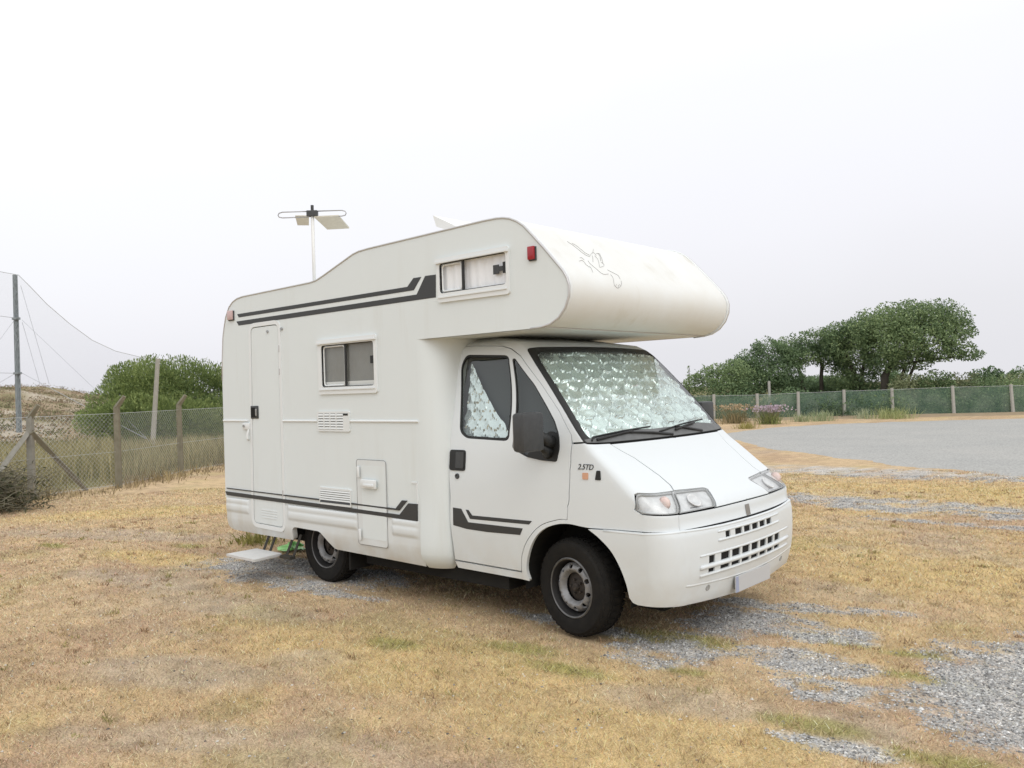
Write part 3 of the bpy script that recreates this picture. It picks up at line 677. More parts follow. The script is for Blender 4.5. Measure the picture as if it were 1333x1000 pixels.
# windscreen
wsg = cab('windscreen', mirror_half(ws_half), M['glass_ws'], mh, off=.004, depth=.004, gap=.004, h=.06)
dmh = lambda p: [(float(dm(np.array(a))), z) for a, z in p]
cab('windscreen_seal', mirror_half(ws_half), M['rubber'], wsg, off=-.001, depth=.012, gap=.001, holes=[mirror_half(ws_in)], h=.04)
cowl_h = [(0, 1.334), (.86, 1.335), (1.60, 1.342), (1.66, 1.36), (1.30, 1.366), (1.0, 1.378), (.60, 1.406), (.26, 1.395), (0, 1.397)]
cab('cowl', mirror_half(cowl_h), M['cowl'], mh, off=-.004, depth=.02, h=.04)
cab('bonnet_gap', mirror_half([(0, 1.334), (1.6, 1.342), (1.6, 1.322), (0, 1.318)]), M['dark'], mh, off=.012, depth=0)
def wiper(pts, arm):
    o = None
    mb = MB(); mb.tube([P(np.array(u), np.array(z), -h) for u, z, h in arm], [.011, .009, .006, .006][:len(arm)], 6); o = obj('wiper_arm', mb, M['rubber'], mh, smooth=True)
    mb = MB(); n = 12; us = np.linspace(pts[0][0], pts[1][0], n); zz = np.linspace(pts[0][1], pts[1][1], n)
    mb.tube([P(np.array(a), np.array(b+.010*math.sin(math.pi*k/(n-1))), -.013) for k, (a, b) in enumerate(zip(us, zz))], .0065, 6)
    mb.tube([P(np.array(a), np.array(b+.010*math.sin(math.pi*k/(n-1))-.010), -.022) for k, (a, b) in enumerate(zip(us[3:9], zz[3:9]))], .009, 6)
    obj('wiper_blade', mb, M['rubber'], o, smooth=True)
wiper([(1.25, 1.352), (.26, 1.412)], [(.02, 1.345, .012), (.30, 1.372, .02), (.62, 1.392, .024)])
wiper([(.18, 1.372), (-.72, 1.425)], [(-.52, 1.345, .012), (-.28, 1.378, .02), (-.10, 1.400, .024)])

# doors of the cab
door_poly = [X(-1.120, .412)]+[X(x, z) for x, z in spline([(-.436, .406), (-.418, .525), (-.350, .645), (-.227, .755), (-.071, .809), (.012, .815)])]+[X(x, z) for x, z in ((.017, .905), (.038, 1.153), (.047, 1.330), (.035, 1.392), (-.089, 1.556), (-.280, 1.752), (-.507, 1.960), (-.623, 2.020), (-.730, 2.046), (-1.02, 2.064), (-1.22, 2.066), (-1.20, 1.81), (-1.165, 1.43), (-1.140, 1.06), (-1.138, .718))]
qw = [X(x, z) for x, z in round_poly([(-.975, 1.352), (-.523, 1.338), (-.614, 1.972), (-1.085, 2.000), (-1.118, 1.916), (-1.050, 1.40)], .06)]
vw = [X(x, z) for x, z in round_poly([(-.493, 1.285), (-.357, 1.231), (-.214, 1.211), (-.075, 1.205), (-.055, 1.300), (-.072, 1.400), (-.115, 1.485), (-.2, 1.590), (-.336, 1.745), (-.556, 1.945), (-.583, 1.945)], .02)]
for s in (1, -1):
    cd = cab('cab_door', door_poly, M['paint'], mh, side=s, gap=.0022, depth=.025, holes=[qw, vw], h=.05, hole_depth=.03)
    for q, nm, wdt in ((qw, 'quarter_glass', .020), (vw, 'vent_glass', .016)):
        dq = densify([(float(dm(np.array(a))), b) for a, b in q], .03); iq = inset(dq, wdt)
        S = lambda z, s=s: P(idm(z[:, 0])*s, z[:, 1], .002); SN = lambda z, s=s: PN(idm(z[:, 0])*s, z[:, 1], .002)
        patch('window_seal', [tuple(p) for p in inset(dq, .0005)], S, SN, M['rubber'], cd, holes=[[tuple(p) for p in iq]], depth=0, hole_depth=.012, h=.04, flip=(s < 0))
        S = lambda z, s=s: P(idm(z[:, 0])*s, z[:, 1], .010); SN = lambda z, s=s: PN(idm(z[:, 0])*s, z[:, 1], .010)
        patch(nm, [tuple(p) for p in inset(dq, .004)], S, SN, M['glass_door'], cd, depth=0, h=.06, flip=(s < 0))
    cab('door_handle', [X(x, z) for x, z in rect(-1.136, -.966, 1.106, 1.264, .025)], M['rubber'], cd, side=s, off=-.007, depth=.012)
    cab('handle_lever', [X(x, z) for x, z in rect(-1.066, -.980, 1.126, 1.250, .01)], M['plastic'], cd, side=s, off=-.012, depth=.008)
    c = P(np.array(s*X(-1.05, 1.063)[0]), np.array(1.063), -.004); mb = MB(); mb.lathe([(.0001, -.003), (.010, -.003), (.011, -.006), (.020, -.005), (.022, .004)], 16); o = obj('door_lock', mb, M['plastic'], cd, smooth=True); o.location = c
    if s < 0: o.rotation_euler = (0, 0, math.pi)
    cab('sill', [X(x, z) for x, z in ((-1.13, .402), (-.440, .396), (-.395, .345), (-1.10, .350))], M['paint'], mh, side=s, gap=.001, depth=.05, off=.004)
    # rub strip line and the door stripes
    for q in ([(-1.100, .820), (-1.009, .817), (-.938, .720), (-.39, .722), (-.418, .672), (-.75, .663), (-.96, .667), (-1.103, .684)], [(-.962, .814), (-.931, .813), (-.893, .775), (-.30, .782), (-.33, .755), (-.918, .747)]):
        cab('door_stripe', [X(x, z) for x, z in q], M['stripe'], cd, side=s, off=-.0018, depth=.001)
    # wing mirror
    y0 = -s*1.0
    mb = MB(); mb.box((-.185, min(-s*1.085, -s*1.300), 1.292), (-.078, max(-s*1.085, -s*1.300), 1.556), bev=.022)
    mr = obj('wing_mirror', mb, M['plastic'], mh, auto=40); 
    mb = MB(); mb.box((-.192, min(-s*1.10, -s*1.285), 1.31), (-.184, max(-s*1.10, -s*1.285), 1.54), bev=.003); obj('mirror_glass', mb, M['chrome'], mr)
    mb = MB(); mb.tube([(-.13, -s*1.10, 1.40), (-.12, -s*1.03, 1.36), (-.14, -s*.955, 1.33)], [.035, .045, .055], 8); mb.tube([(-.13, -s*1.10, 1.33), (-.125, -s*1.03, 1.29), (-.15, -s*.965, 1.27)], [.02, .03, .05], 8); obj('mirror_arm', mb, M['rubber'], mr, smooth=True)
    cab('mirror_base', [X(x, z) for x, z in round_poly([(-.36, 1.234), (-.214, 1.213), (-.078, 1.208), (-.058, 1.300), (-.070, 1.390), (-.15, 1.42), (-.25, 1.33)], .02)], M['rubber'], mr, side=s, off=-.010, depth=.02)
# badges on the wing
cab('repeater_lamp', [X(x, z) for x, z in rect(.145, .190, 1.098, 1.142, .006)], M['lamp_amber'], mh, off=-.006, depth=.008, h=.02)
cab('washer_vent', [X(x, z) for x, z in round_poly([(.247, 1.098), (.292, 1.098), (.286, 1.16), (.258, 1.16)], .008)], M['rubber'], mh, off=-.006, depth=.008, h=.02)
tcu = bpy.data.curves.new('badge_text', 'FONT'); tcu.body = '2.5TD'; tcu.size = .052; tcu.shear = .25; tcu.extrude = .0015; tcu.space_character = .95
to = bpy.data.objects.new('model_badge', tcu); COL.objects.link(to); bpy.context.view_layer.update()
tm = bpy.data.meshes.new_from_object(to.evaluated_get(bpy.context.evaluated_depsgraph_get())); bpy.data.objects.remove(to)
tm.materials.clear(); tm.materials.append(M['plastic'])
pos = P(np.array(X(.103, 1.163)[0]), np.array(1.163), -.003); nrm = Vector(PN(np.array(X(.15, 1.163)[0]), np.array(1.163)))
o = bpy.data.objects.new('model_badge', tm); place(o, mh); zax = nrm; xax = Vector((1, 0, 0)); xax = (xax-zax*xax.dot(zax)).normalized(); yax = zax.cross(xax)
o.matrix_world = Matrix(((xax.x, yax.x, zax.x, pos[0]), (xax.y, yax.y, zax.y, pos[1]), (xax.z, yax.z, zax.z, pos[2]), (0, 0, 0, 1)))

# dark inner shell behind the gaps and the glass
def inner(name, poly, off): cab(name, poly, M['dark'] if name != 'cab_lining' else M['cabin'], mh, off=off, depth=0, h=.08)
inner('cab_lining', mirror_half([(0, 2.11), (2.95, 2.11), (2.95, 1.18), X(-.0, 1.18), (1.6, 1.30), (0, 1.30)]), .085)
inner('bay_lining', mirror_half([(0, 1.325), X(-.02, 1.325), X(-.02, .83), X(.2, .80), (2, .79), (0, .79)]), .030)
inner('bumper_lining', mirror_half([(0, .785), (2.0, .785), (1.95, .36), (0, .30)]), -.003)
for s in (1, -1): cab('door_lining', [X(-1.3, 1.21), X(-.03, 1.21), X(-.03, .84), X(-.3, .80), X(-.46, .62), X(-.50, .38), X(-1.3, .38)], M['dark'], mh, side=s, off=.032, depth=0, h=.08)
mb = MB(); mb.box((-1.36, -.80, .6), (-1.33, .80, 2.1)); obj('bulkhead', mb, M['dark'], mh)

# underbody
mb = MB(); mb.box((-4.35, -.97, .44), (-3.25, .97, .50)); mb.box((-3.25, -.60, .44), (-2.45, .60, .52)); mb.box((-2.45, -.97, .40), (-1.3, .97, .50)); mb.box((-1.3, -.90, .38), (-.52, .90, .48)); mb.box((-.52, -.62, .36), (.46, .62, .50)); mb.box((.46, -.80, .34), (.74, .80, .45))
mb.box((-2.3, -.90, .235), (-.62, .90, .41)); mb.box((-4.15, -.72, .28), (-3.30, .80, .45)); mb.box((.38, -.70, .22), (.58, .70, .36)); mb.box((-2.42, -1.0, .18), (-2.40, -.66, .45)); mb.box((-4.2, -.5, .30), (-1.0, -.38, .44)); mb.box((-4.2, .38, .30), (-1.0, .5, .44)); mb.tube([(-2.85, -.8, .335), (-2.85, .8, .335)], .05, 8); mb.tube([(0, -.7, .32), (0, .7, .32)], .04, 8); mb.box((-.35, -.35, .20), (.55, .35, .42)); mb.tube([(-1.2, .2, .25), (-4.3, .3, .27)], .04, 8)  # low boxes here are added to block light from the ground beneath
obj('underbody_and_light_blocks', mb, M['under'], mh)
for s in (-1, 1):
    mb = MB(); n = 20; vs = []; fs = []
    for k in range(n+1):
        a = math.pi*(-.06+1.12*k/n); x, z = .035-.455*math.cos(a), .36+.445*math.sin(a); vs += [(x, s*.945, z), (x, s*.62, z)]
    fs = [(2*k, 2*k+1, 2*k+3, 2*k+2) for k in range(n)]; vs2 = [(.035, s*.62, .36)]+[vs[2*k+1] for k in range(n+1)]; mb.add(vs, fs); mb.add(vs2, [(0, k+1, k+2) for k in range(n)]); obj('wheel_arch_liner', mb, M['under'], mh)
    mb = MB(); mb.box((-3.27, s*.60-.005, .45), (-2.45, s*.60+.005, .85)); mb.box((-3.27, min(s*.6, s*1.02), .80), (-2.45, max(s*.6, s*1.02), .82)); mb.box((-3.27, min(s*.6, s*1.0), .40), (-3.255, max(s*.6, s*1.0), .82)); mb.box((-2.46, min(s*.6, s*1.0), .36), (-2.445, max(s*.6, s*1.0), .82)); obj('wheel_arch_liner', mb, M['under'], mh)

# wheels
def wheel(x, y, steer=0.0, R=.338, wd=.215, rim=.210):
    s = -1.0 if y < 0 else 1.0
    w = empty('wheel', (x, y, R), mh)
    h = wd/2
    prof = [(rim-.006, h-.03), (rim+.002, h-.008), (rim+.02, h-.002), (R*.80, h+.004), (R*.90, h), (R-.022, h-.012), (R-.008, h-.030), (R-.004, h-.055), (R-.004, -h+.055), (R-.022, -h+.012), (R*.8, -h), (rim, -h+.02)]
    mb = MB(); mb.lathe(prof, 64)
    nl = 40
    for k in range(nl):
        for j, (ya, yb, da) in enumerate(((h-.050, h-.014, 0), (-.030, .030, .5), (-h+.014, -h+.050, 0.25), (.040, .048+.006, .25))):
            a0 = 2*math.pi*(k+da)/nl; aw = 2*math.pi/nl*.62; c = []
            ro = R+(.001 if j != 0 else -.003)
            for aa in (a0, a0+aw):
                for yy in (ya, yb):
                    for rr in (R-.03, ro-(.010 if (abs(yy) > h-.02) else 0)): c.append((rr*math.cos(aa), yy, rr*math.sin(aa)))
            mb.add(c, [(0, 1, 3, 2), (4, 6, 7, 5), (0, 4, 5, 1), (2, 3, 7, 6), (1, 5, 7, 3)])
    ty = obj('tyre', mb, M['tyre'], w, auto=35)
    mb = MB(); mb.lathe([(rim-.008, h-.030), (rim-.002, h-.012), (rim-.010, h-.006), (rim-.018, h-.012), (rim-.022, h-.035), (rim-.030, h-.075), (rim-.034, -h+.04)], 56)
    rm = obj('rim', mb, M['rimdark'], w, auto=40)
    mb = MB(); mb.lathe([(rim-.0095, h-.0055), (rim-.001, h-.010), (rim-.009, h-.003), (rim-.016, h-.008)], 56); obj('rim_lip', mb, M['lip'], rm, auto=40)
    # pressed disc with hand holes
    nh = 10; ro, ri = rim-.040, .098
    circ = lambda r, n, cx=0, cz=0, ph=0: [(cx+r*math.cos(ph+2*math.pi*k/n), cz+r*math.sin(ph+2*math.pi*k/n)) for k in range(n)]
    dep = lambda r: np.interp(r, [0, .08, .095, .108, .122, .140, .158, .172], [.070, .068, .058, .030, .014, .016, .028, .055])
    S = lambda q: np.stack([q[:, 0], h-.012-dep(np.hypot(q[:, 0], q[:, 1])), q[:, 1]], -1)
    def SN(q):
        e = 1e-3; a = S(q+[e, 0])-S(q-[e, 0]); b = S(q+[0, e])-S(q-[0, e]); n = np.cross(b, a); return n/np.linalg.norm(n, axis=1, keepdims=True)
    holes = [circ(.0175, 12, .146*math.cos(2*math.pi*k/nh+.2), .146*math.sin(2*math.pi*k/nh+.2)) for k in range(nh)]+[circ(ri, 28)]
    patch('wheel_disc', circ(ro, 48), S, SN, M['steel'], rm, holes=holes, h=.014, edge_h=.012, depth=.012)
    mb = MB(); mb.lathe([(.0001, h-.040), (.020, h-.040), (.028, h-.048), (.030, h-.066), (.066, h-.074), (.102, h-.086), (.102, h-.10)], 28); obj('hub', mb, M['hub'], w, auto=40)
    for k in range(5):
        a = 2*math.pi*k/5; cx, cz = .049*math.cos(a), .049*math.sin(a); mb = MB()
        mb.add([(cx+.009*math.cos(b*math.pi/3), yy, cz+.009*math.sin(b*math.pi/3)) for yy in (h-.07, h-.052) for b in range(6)], [(b, (b+1) % 6, 6+(b+1) % 6, 6+b) for b in range(6)]+[tuple(range(6, 12))]); obj('wheel_nut', mb, M['hub'], rm)
    mb = MB(); mb.lathe([(.0001, -h+.06), (rim-.03, -h+.06)], 40); obj('brake_back', mb, M['dark'], w)
    w.rotation_euler = (0, 0, (math.pi if s < 0 else 0)+steer)
    return w
wheel(0, -.835, math.radians(-9)); wheel(0, .835, math.radians(-9)); wheel(-2.855, -.855, wd=.195); wheel(-2.855, .855, wd=.195)

# marker lights, plate
for x0, x1, z0, z1, m in ((-.188, -.129, 2.604, 2.696, 'lamp_red'), (-4.228, -4.130, 2.508, 2.602, 'lamp_pale')):
    mb = MB(); mb.box((x0, -YS-.026, z0), (x1, -YS, z1), bev=.006); ml = obj('marker_light', mb, M[m], mh, auto=30)
    mb = MB(); mb.box((x0+.002, -YS-.012, z0-.008), (x1+.007, -YS, z1-.004)); obj('lamp_base', mb, M['plastic'], ml)
mb = MB(); mb.box((.868, -.265, .292), (.876, .265, .402), bev=.002); pl = obj('number_plate', mb, M['plate'], mh)
mb = MB(); mb.box((.8762, -.263, .294), (.8772, -.222, .400)); obj('plate_band', mb, M['plateblue'], pl)
mb = MB(); mb.box((.83, -.2, .30), (.869, -.15, .39)); mb.box((.83, .15, .30), (.869, .2, .39)); obj('plate_bracket', mb, M['rubber'], pl)

# entry step
st = empty('entry_step', (-3.55, -1.2, 0), mh)
mb = MB(); mb.add([(-.245+dx, dy, .215+dz) for dx, dy, dz in ((0, .12, 0), (.44, .12, 0), (.50, -.20, 0), (0.0, -.20, 0), (0, .12, .022), (.44, .12, .022), (.50, -.20, .022), (0, -.20, .022))], [(0, 1, 2, 3), (7, 6, 5, 4), (0, 4, 5, 1), (1, 5, 6, 2), (2, 6, 7, 3), (3, 7, 4, 0)])
obj('step_plate', mb, M['step'], st)
for x in (-.14, .26):
    mb = MB(); mb.tube([(x, .13, .215), (x+.035, .20, .42)], .015, 4); mb.tube([(x+.11, .13, .215), (x+.145, .20, .42)], .015, 4); mb.box((x-.02, .07, .205), (x+.15, .13, .232)); obj('step_bracket', mb, M['step_dark'], st)

# aerial on the roof
an = empty('tv_aerial', (-3.535, -.5, 2.73), mh); ang = math.atan2(RX[1], RX[0])
mb = MB(); mb.tube([(0, 0, 0), (0, 0, .86)], .017, 8)
o = obj('mast', mb, M['ant_white'], an, smooth=True)
mb = MB(); mb.tube([(0, 0, .86), (0, 0, .915)], .016, 8); mb.box((-.055, -.03, .80), (.055, .03, .86), bev=.006); obj('coupling', mb, M['plastic'], an)
for s in (-1, 1):
    mb = MB(); mb.tube([(s*.03, -.01, .852), (s*.30, -.01, .852), (s*.335, -.01, .842), (s*.345, -.01, .822), (s*.335, -.01, .802), (s*.30, -.01, .794), (s*.03, -.01, .796)], .006, 6); obj('dipole_loop', mb, M['ant_rod'], an, smooth=True)
for s, x0, x1, dz, tip in ((1, .02, .27, .0, .10), (-1, .03, .17, .01, .04)):
    mb = MB(); a, b = s*x0, s*x1
    mb.add([(a, -.02, .80+dz), (b, -.02, .805+dz), (b+s*.05, .26, .735+dz+.04*(s < 0)), (a+s*.07, .26, .73+dz+.04*(s < 0)), (a, -.02, .788+dz), (b, -.02, .793+dz), (b+s*.05, .26, .72+dz+.04*(s < 0)), (a+s*.07, .26, .715+dz+.04*(s < 0))], [(0, 1, 2, 3), (7, 6, 5, 4), (0, 4, 5, 1), (1, 5, 6, 2), (2, 6, 7, 3), (3, 7, 4, 0)]); obj('reflector_panel', mb, M['ant_panel'], an)
an.rotation_euler = (0, 0, ang)
# raised roof vent
mb = MB(); mb.add([(-1.20, -.55, 2.99), (-1.20, .0, 2.99), (-1.70, .0, 3.235), (-1.70, -.55, 3.235), (-1.20, -.55, 2.965), (-1.20, .0, 2.965), (-1.66, .0, 3.13), (-1.66, -.55, 3.13)], [(0, 1, 2, 3), (7, 6, 5, 4), (0, 4, 5, 1), (1, 5, 6, 2), (2, 6, 7, 3), (3, 7, 4, 0)]); rv = obj('roof_vent', mb, M['ant_white'], mh)
mb = MB(); mb.box((-1.68, -.57, 2.925), (-1.15, .02, 2.97), bev=.01); obj('vent_frame', mb, M['ant_white'], rv)

# line drawing of a bird on the overcab
prof = np_[:, :]; seg = np.concatenate([[0], np.cumsum(np.hypot(*np.diff(prof, axis=0).T))])
sx = np.interp(-.434, prof[:, 0][:20], seg[:20])
SK = [[(-.671, .329), (-.642, .365), (-.621, .412), (-.607, .454), (-.579, .481), (-.554, .485)], [(-.628, .341), (-.596, .365), (-.579, .414), (-.572, .444), (-.536, .466)], [(-.554, .485), (-.504, .451), (-.448, .419), (-.434, .429), (-.444, .458)], [(-.448, .419), (-.395, .373)], [(-.501, .468), (-.54, .515), (-.572, .549)], [(-.412, .427), (-.366, .419), (-.391, .468), (-.423, .517), (-.441, .539), (-.462, .539)], [(-.455, .537), (-.444, .561), (-.472, .581), (-.536, .603)], [(-.703, .522), (-.674, .515), (-.671, .542)], [(-.752, .566), (-.703, .547), (-.692, .571), (-.703, .596), (-.688, .61), (-.688, .625)], [(-.671, .608), (-.671, .633), (-.695, .677)], [(-.621, .608), (-.607, .633), (-.596, .669), (-.565, .684), (-.497, .669)], [(-.462, .62), (-.441, .635), (-.409, .652), (-.377, .669), (-.388, .711)], [(-.472, .669), (-.476, .709), (-.504, .753), (-.511, .777)], [(-.511, .777), (-.483, .797), (-.448, .785), (-.412, .763), (-.391, .726)], [(-.501, .782), (-.476, .763)], [(-.472, .792), (-.455, .767)], [(-.434, .775), (-.437, .76)], [(-.628, .544), (-.632, .579), (-.621, .608)], [(-.469, .463), (-.465, .498), (-.494, .542), (-.543, .603)], [(-.384, .422), (-.398, .461), (-.448, .52)]]
mb = MB()
for s in SK:
    s = np.array(s); t = np.linspace(0, len(s)-1, (len(s)-1)*5+1); yy = np.interp(t, np.arange(len(s)), s[:, 0]); tt = np.interp(t, np.arange(len(s)), s[:, 1])+sx
    for _ in range(2):
        if len(yy) > 3: yy[1:-1] = .25*yy[:-2]+.5*yy[1:-1]+.25*yy[2:]; tt[1:-1] = .25*tt[:-2]+.5*tt[1:-1]+.25*tt[2:]
    x = np.interp(tt, seg, prof[:, 0]); z = np.interp(tt, seg, prof[:, 1]); nx = np.interp(tt+.01, seg, prof[:, 1])-np.interp(tt-.01, seg, prof[:, 1]); nz = np.interp(tt+.01, seg, prof[:, 0])-np.interp(tt-.01, seg, prof[:, 0]); l = np.hypot(nx, nz)
    mb.tube([(a-c/e*.0015*1, b, d+f/e*.0015) for a, b, d, c, f, e in zip(x, yy, z, nx, nz, l)], .0016, 4)
obj('bird_drawing', mb, M['sketch'], mh)

# ---- things inside and under the motorhome --------------------------------------------------
def foil_surface(off, amp, cell=.15):
    def S(q):
        u, z = idm(q[:, 0]), q[:, 1]; base = P(u, z, off); n = PN(u, z, off)
        # rows of overlapping scales along the slope
        a = q[:, 0]/cell; b = q[:, 1]*1.38/(cell*.62); row = np.floor(b); fb = b-row; fa = (a+.5*(row % 2)) % 1.0
        jj = hash2(np.floor(a+.5*(row % 2)), row, 5)
        arc = np.sqrt(np.clip(1-(2*fa-1)**2, 0, 1)); d = fb-(1-arc)*.75
        hgt = np.where(d > 0, (1-np.clip(d, 0, 1))**1.0*1.5, .1+.5*fb)*(.5+.9*jj)
        wob = (fbm(q[:, 0]*5, q[:, 1]*7, 3)-.5)*2.6+(fbm(q[:, 0]*13, q[:, 1]*18, 9, 2)-.5)*.9
        return base+n*((hgt+wob)*amp)[:, None]
    return S
def foil(name, poly, off, amp, side, h, **kw):
    S = foil_surface(off, amp)
    def SN(q):
        e = .004; a = S(q+[e, 0])-S(q-[e, 0]); b = S(q+[0, e])-S(q-[0, e]); n = np.cross(b, a); return n/np.maximum(np.linalg.norm(n, axis=1, keepdims=True), 1e-9)
    return patch(name, [(float(dm(np.array(a*side))), z) for a, z in poly], S, SN, M['foil'], None, h=h, depth=0, **kw)
foil('windscreen_sunshade', mirror_half([(0, 1.375), (.6, 1.378), (1.3, 1.362), (1.60, 1.365), (1.72, 1.60), (1.74, 1.93), (1.6, 1.985), (.9, 1.998), (0, 2.005)]), .046, .0125, 1, .0105, label='silver quilted foil sunshade filling the inside of the windscreen', cat='sunshade')
foil('side_sunshade', [X(x, z) for x, z in ((-1.045, 1.93), (-1.02, 1.91), (-.835, 1.672), (-.70, 1.53), (-.615, 1.462), (-.54, 1.36), (-.975, 1.355), (-1.06, 1.40))], .050, .006, 1, .013, label='triangle of silver foil sunshade hanging in the cab door window', cat='sunshade')
# ================================================================ GROUND
def ell(x, y, cx, cy, rx, ry, ang=0.0, soft=.35, warp=.35, seed=0):
    """soft-edged patch with a ragged outline"""
    a = math.radians(ang); dx, dy = x-cx, y-cy; u = (dx*math.cos(a)+dy*math.sin(a))/rx; v = (-dx*math.sin(a)+dy*math.cos(a))/ry
    d = np.sqrt(u*u+v*v)+(fbm(x*1.7, y*1.7, 40+seed, 4)-.5)*2*warp
    return 1-sstep(1-soft, 1+soft, d)
def masks(x, y):
    x = np.asarray(x, float); y = np.asarray(y, float)
    g = np.zeros_like(x)
    for e in ((3.40, -.02, 1.38, 1.22, -18, .10, .25), (1.85, -.85, .42, .20, 15, .3, .5), (1.45, -.45, .34, .18, 10, .3, .5), (1.30, .15, .40, .22, 20, .3, .5), (.62, -.78, .34, .26, 30, .35, .5), (1.0, .75, .62, .13, 15, .35, .4), (2.05, -1.55, .26, .06, 5, .3, .5),
              (-3.5, -.85, 1.25, .46, 8, .25, .35), (-2.45, -1.15, .45, .10, 10, .3, .5), (-.35, -.62, .5, .12, 0, .35, .5), (.75, .1, .45, .35, 10, .35, .5), (.1, 6.35, 2.0, .55, -2, .2, .3), (-3.0, 6.2, 1.4, .3, 5, .25, .3), (.8, 5.2, 1.0, .16, 0, .3, .4), (-2.2, 10.2, 3.0, .75, 5, .2, .3)):
        g = np.maximum(g, ell(x, y, *e[:5], soft=e[5]+.22, warp=e[6]*1.25, seed=int(abs(e[0]*10)) % 7))
    bare = np.zeros_like(x)
    for e in ((-1.6, -2.95, .75, .28, 25, .4, .4), (-2.8, -1.9, .8, .22, 12, .4, .5), (-1.1, -2.3, .35, .22, 20, .4, .5), (-4.4, -1.9, 1.1, .25, 10, .4, .5), (-.6, -3.4, .5, .2, 30, .4, .5), (2.05, -1.3, .25, .2, 10, .4, .5), (1.1, -1.5, .6, .2, 10, .4, .5), (-7.5, -.9, 2.2, .35, 25, .4, .5)):
        bare = np.maximum(bare, ell(x, y, *e[:5], soft=e[5], warp=e[6], seed=3))
    bare = np.maximum(bare, sstep(.60, .74, fbm(x*.9, y*1.6, 77, 4))*.7)
    gold = np.zeros_like(x)
    for e in ((-.4, -1.9, 1.7, .55, 12, .5, .4), (1.1, -2.1, 1.1, .5, 10, .5, .4), (-5.4, -1.3, 1.0, .3, 10, .4, .4), (3, 2.5, 4.0, 1.2, 0, .5, .4), (1, 8, 6, 1.2, 0, .5, .4), (-9, .5, 2, .6, 50, .5, .4)):
        gold = np.maximum(gold, ell(x, y, *e[:5], soft=e[5], warp=e[6], seed=5))
    gold = np.maximum(gold, sstep(.52, .70, fbm(x*.6+5, y*.9, 91, 4))*.60*(.35+.65*sstep(-3.5, -.5, x)))
    green = np.zeros_like(x)
    for e in ((2.26, -.37, .17, .10), (1.85, -1.38, .30, .10), (1.38, .03, .26, .08), (.97, -1.07, .16, .06), (1.92, .06, .18, .06), (2.44, -1.42, .25, .08), (1.84, -.86, .08, .05), (-5.35, -.12, .30, .12), (-7.35, -1.7, .3, .12), (-5.8, -.72, .25, .10), (2.0, -.37, .12, .06), (2.75, .42, .3, .1), (-.15, -1.35, .30, .10), (.35, -1.45, .30, .08), (.5, -.55, .5, .14), (-.9, -1.75, .2, .1)):
        green = np.maximum(green, ell(x, y, e[0], e[1], e[2], e[3], 10, .45, .4, 2))
    green = np.maximum(green, .28*sstep(.63, .75, fbm(x*1.3+9, y*1.3, 33, 4)))
    hi = fbm(x*6, y*8, 57, 5)-.5; big = fbm(x*1.7, y*2.3, 63, 3)-.5; sure = ell(x, y, 3.45, -.02, 1.25, 1.10, -18, .2, .25, 4); g = sstep(.12, .88, np.clip(g, 0, .66)*1.05+hi*1.75+big*.7+sure*.6)*sstep(.02, .30, g)
    bare = np.clip(bare*.62+(fbm(x*4, y*4, 58, 3)-.5)*.5*bare, 0, 1)
    return g, bare, gold, green
C_TAN, C_GOLD, C_PINK, C_BARE, C_GREEN, C_GRAV = (np.array(c) for c in ((.49, .365, .225), (.56, .42, .21), (.41, .29, .19), (.385, .322, .25), (.315, .30, .105), (.40, .395, .38)))
def ground_colour(x, y):
    g, bare, gold, green = masks(x, y)
    n = fbm(x*1.1, y*1.1, 11, 5); n2 = fbm(x*7, y*7, 23, 3)
    c = C_TAN+(C_PINK-C_TAN)*sstep(.42, .68, n)[..., None]*.8
    c = c+(C_GOLD-c)*(gold*.85)[..., None]
    c = c+(C_BARE-c)*(bare*.85)[..., None]
    c = c+(C_GREEN-c)*(green*.8)[..., None]
    c = c+(C_GRAV-c)*(g*.85)[..., None]
    # scrub beyond the fences
    fline = np.interp(x, [-16.6, -14.94, -8.45, 2.2, 60], [27.9, 29.3, 33.7, 39.3, 68.0]); far = sstep(.0, .5, y-fline)*(x > -60)
    lline = np.interp(y, [-30, -2.3, -.12, 1.59, 3.68, 10.7, 40], [-2.5, -12.3, -13.1, -13.5, -15.2, -19.6, -38]); left = sstep(.1, .9, lline-x)
    sc = np.maximum(far, left)[..., None]; c = c+(np.array([.155, .150, .068])-c)*sc*.9
    return c*(.82+.36*n2)[..., None], g, bare, gold, green

def graded(lo, hi, dense_lo, dense_hi, step, grow, mx):
    a = list(np.arange(dense_lo, dense_hi+step*.5, step)); s = step; x = a[-1]
    while x < hi: s = min(s*grow, mx); x += s; a.append(x)
    s = step; x = a[0]; b = []
    while x > lo: s = min(s*grow, mx); x -= s; b.append(x)
    return np.array(b[::-1]+a)
gxs = graded(-420, 420, -7.5, 4.2, .055, 1.045, 25); gys = graded(-420, 420, -4.6, 3.2, .055, 1.045, 25)
GXX, GYY = np.meshgrid(gxs, gys); fade = 1/(1+((GXX-CAM[0])**2+(GYY-CAM[1])**2)/400)
GZ = ((fbm(GXX*1.5, GYY*1.5, 3, 3)-.5)*.05+(fbm(GXX*9, GYY*9, 8, 2)-.5)*.018)*fade-.004
lot = [(-10.2, 18.6), (-8.3, 16.5), (-5.9, 13.7), (-3.6, 12.1), (-1.6, 11.0), (.2, 9.9), (2.2, 8.9), (6, 8.4), (12, 8.0), (30, 14), (30, 40), (10, 38.8), (0, 34.3), (-3.3, 32.3), (-6.4, 29.9), (-9.6, 27.4), (-11.0, 22.4)]
lotin = inside(np.stack([GXX.ravel(), GYY.ravel()], 1), inset(np.array(lot, float), .25)).reshape(GXX.shape)
GZ = np.where(lotin, np.minimum(GZ, 0), GZ)
nx, ny = len(gxs), len(gys)
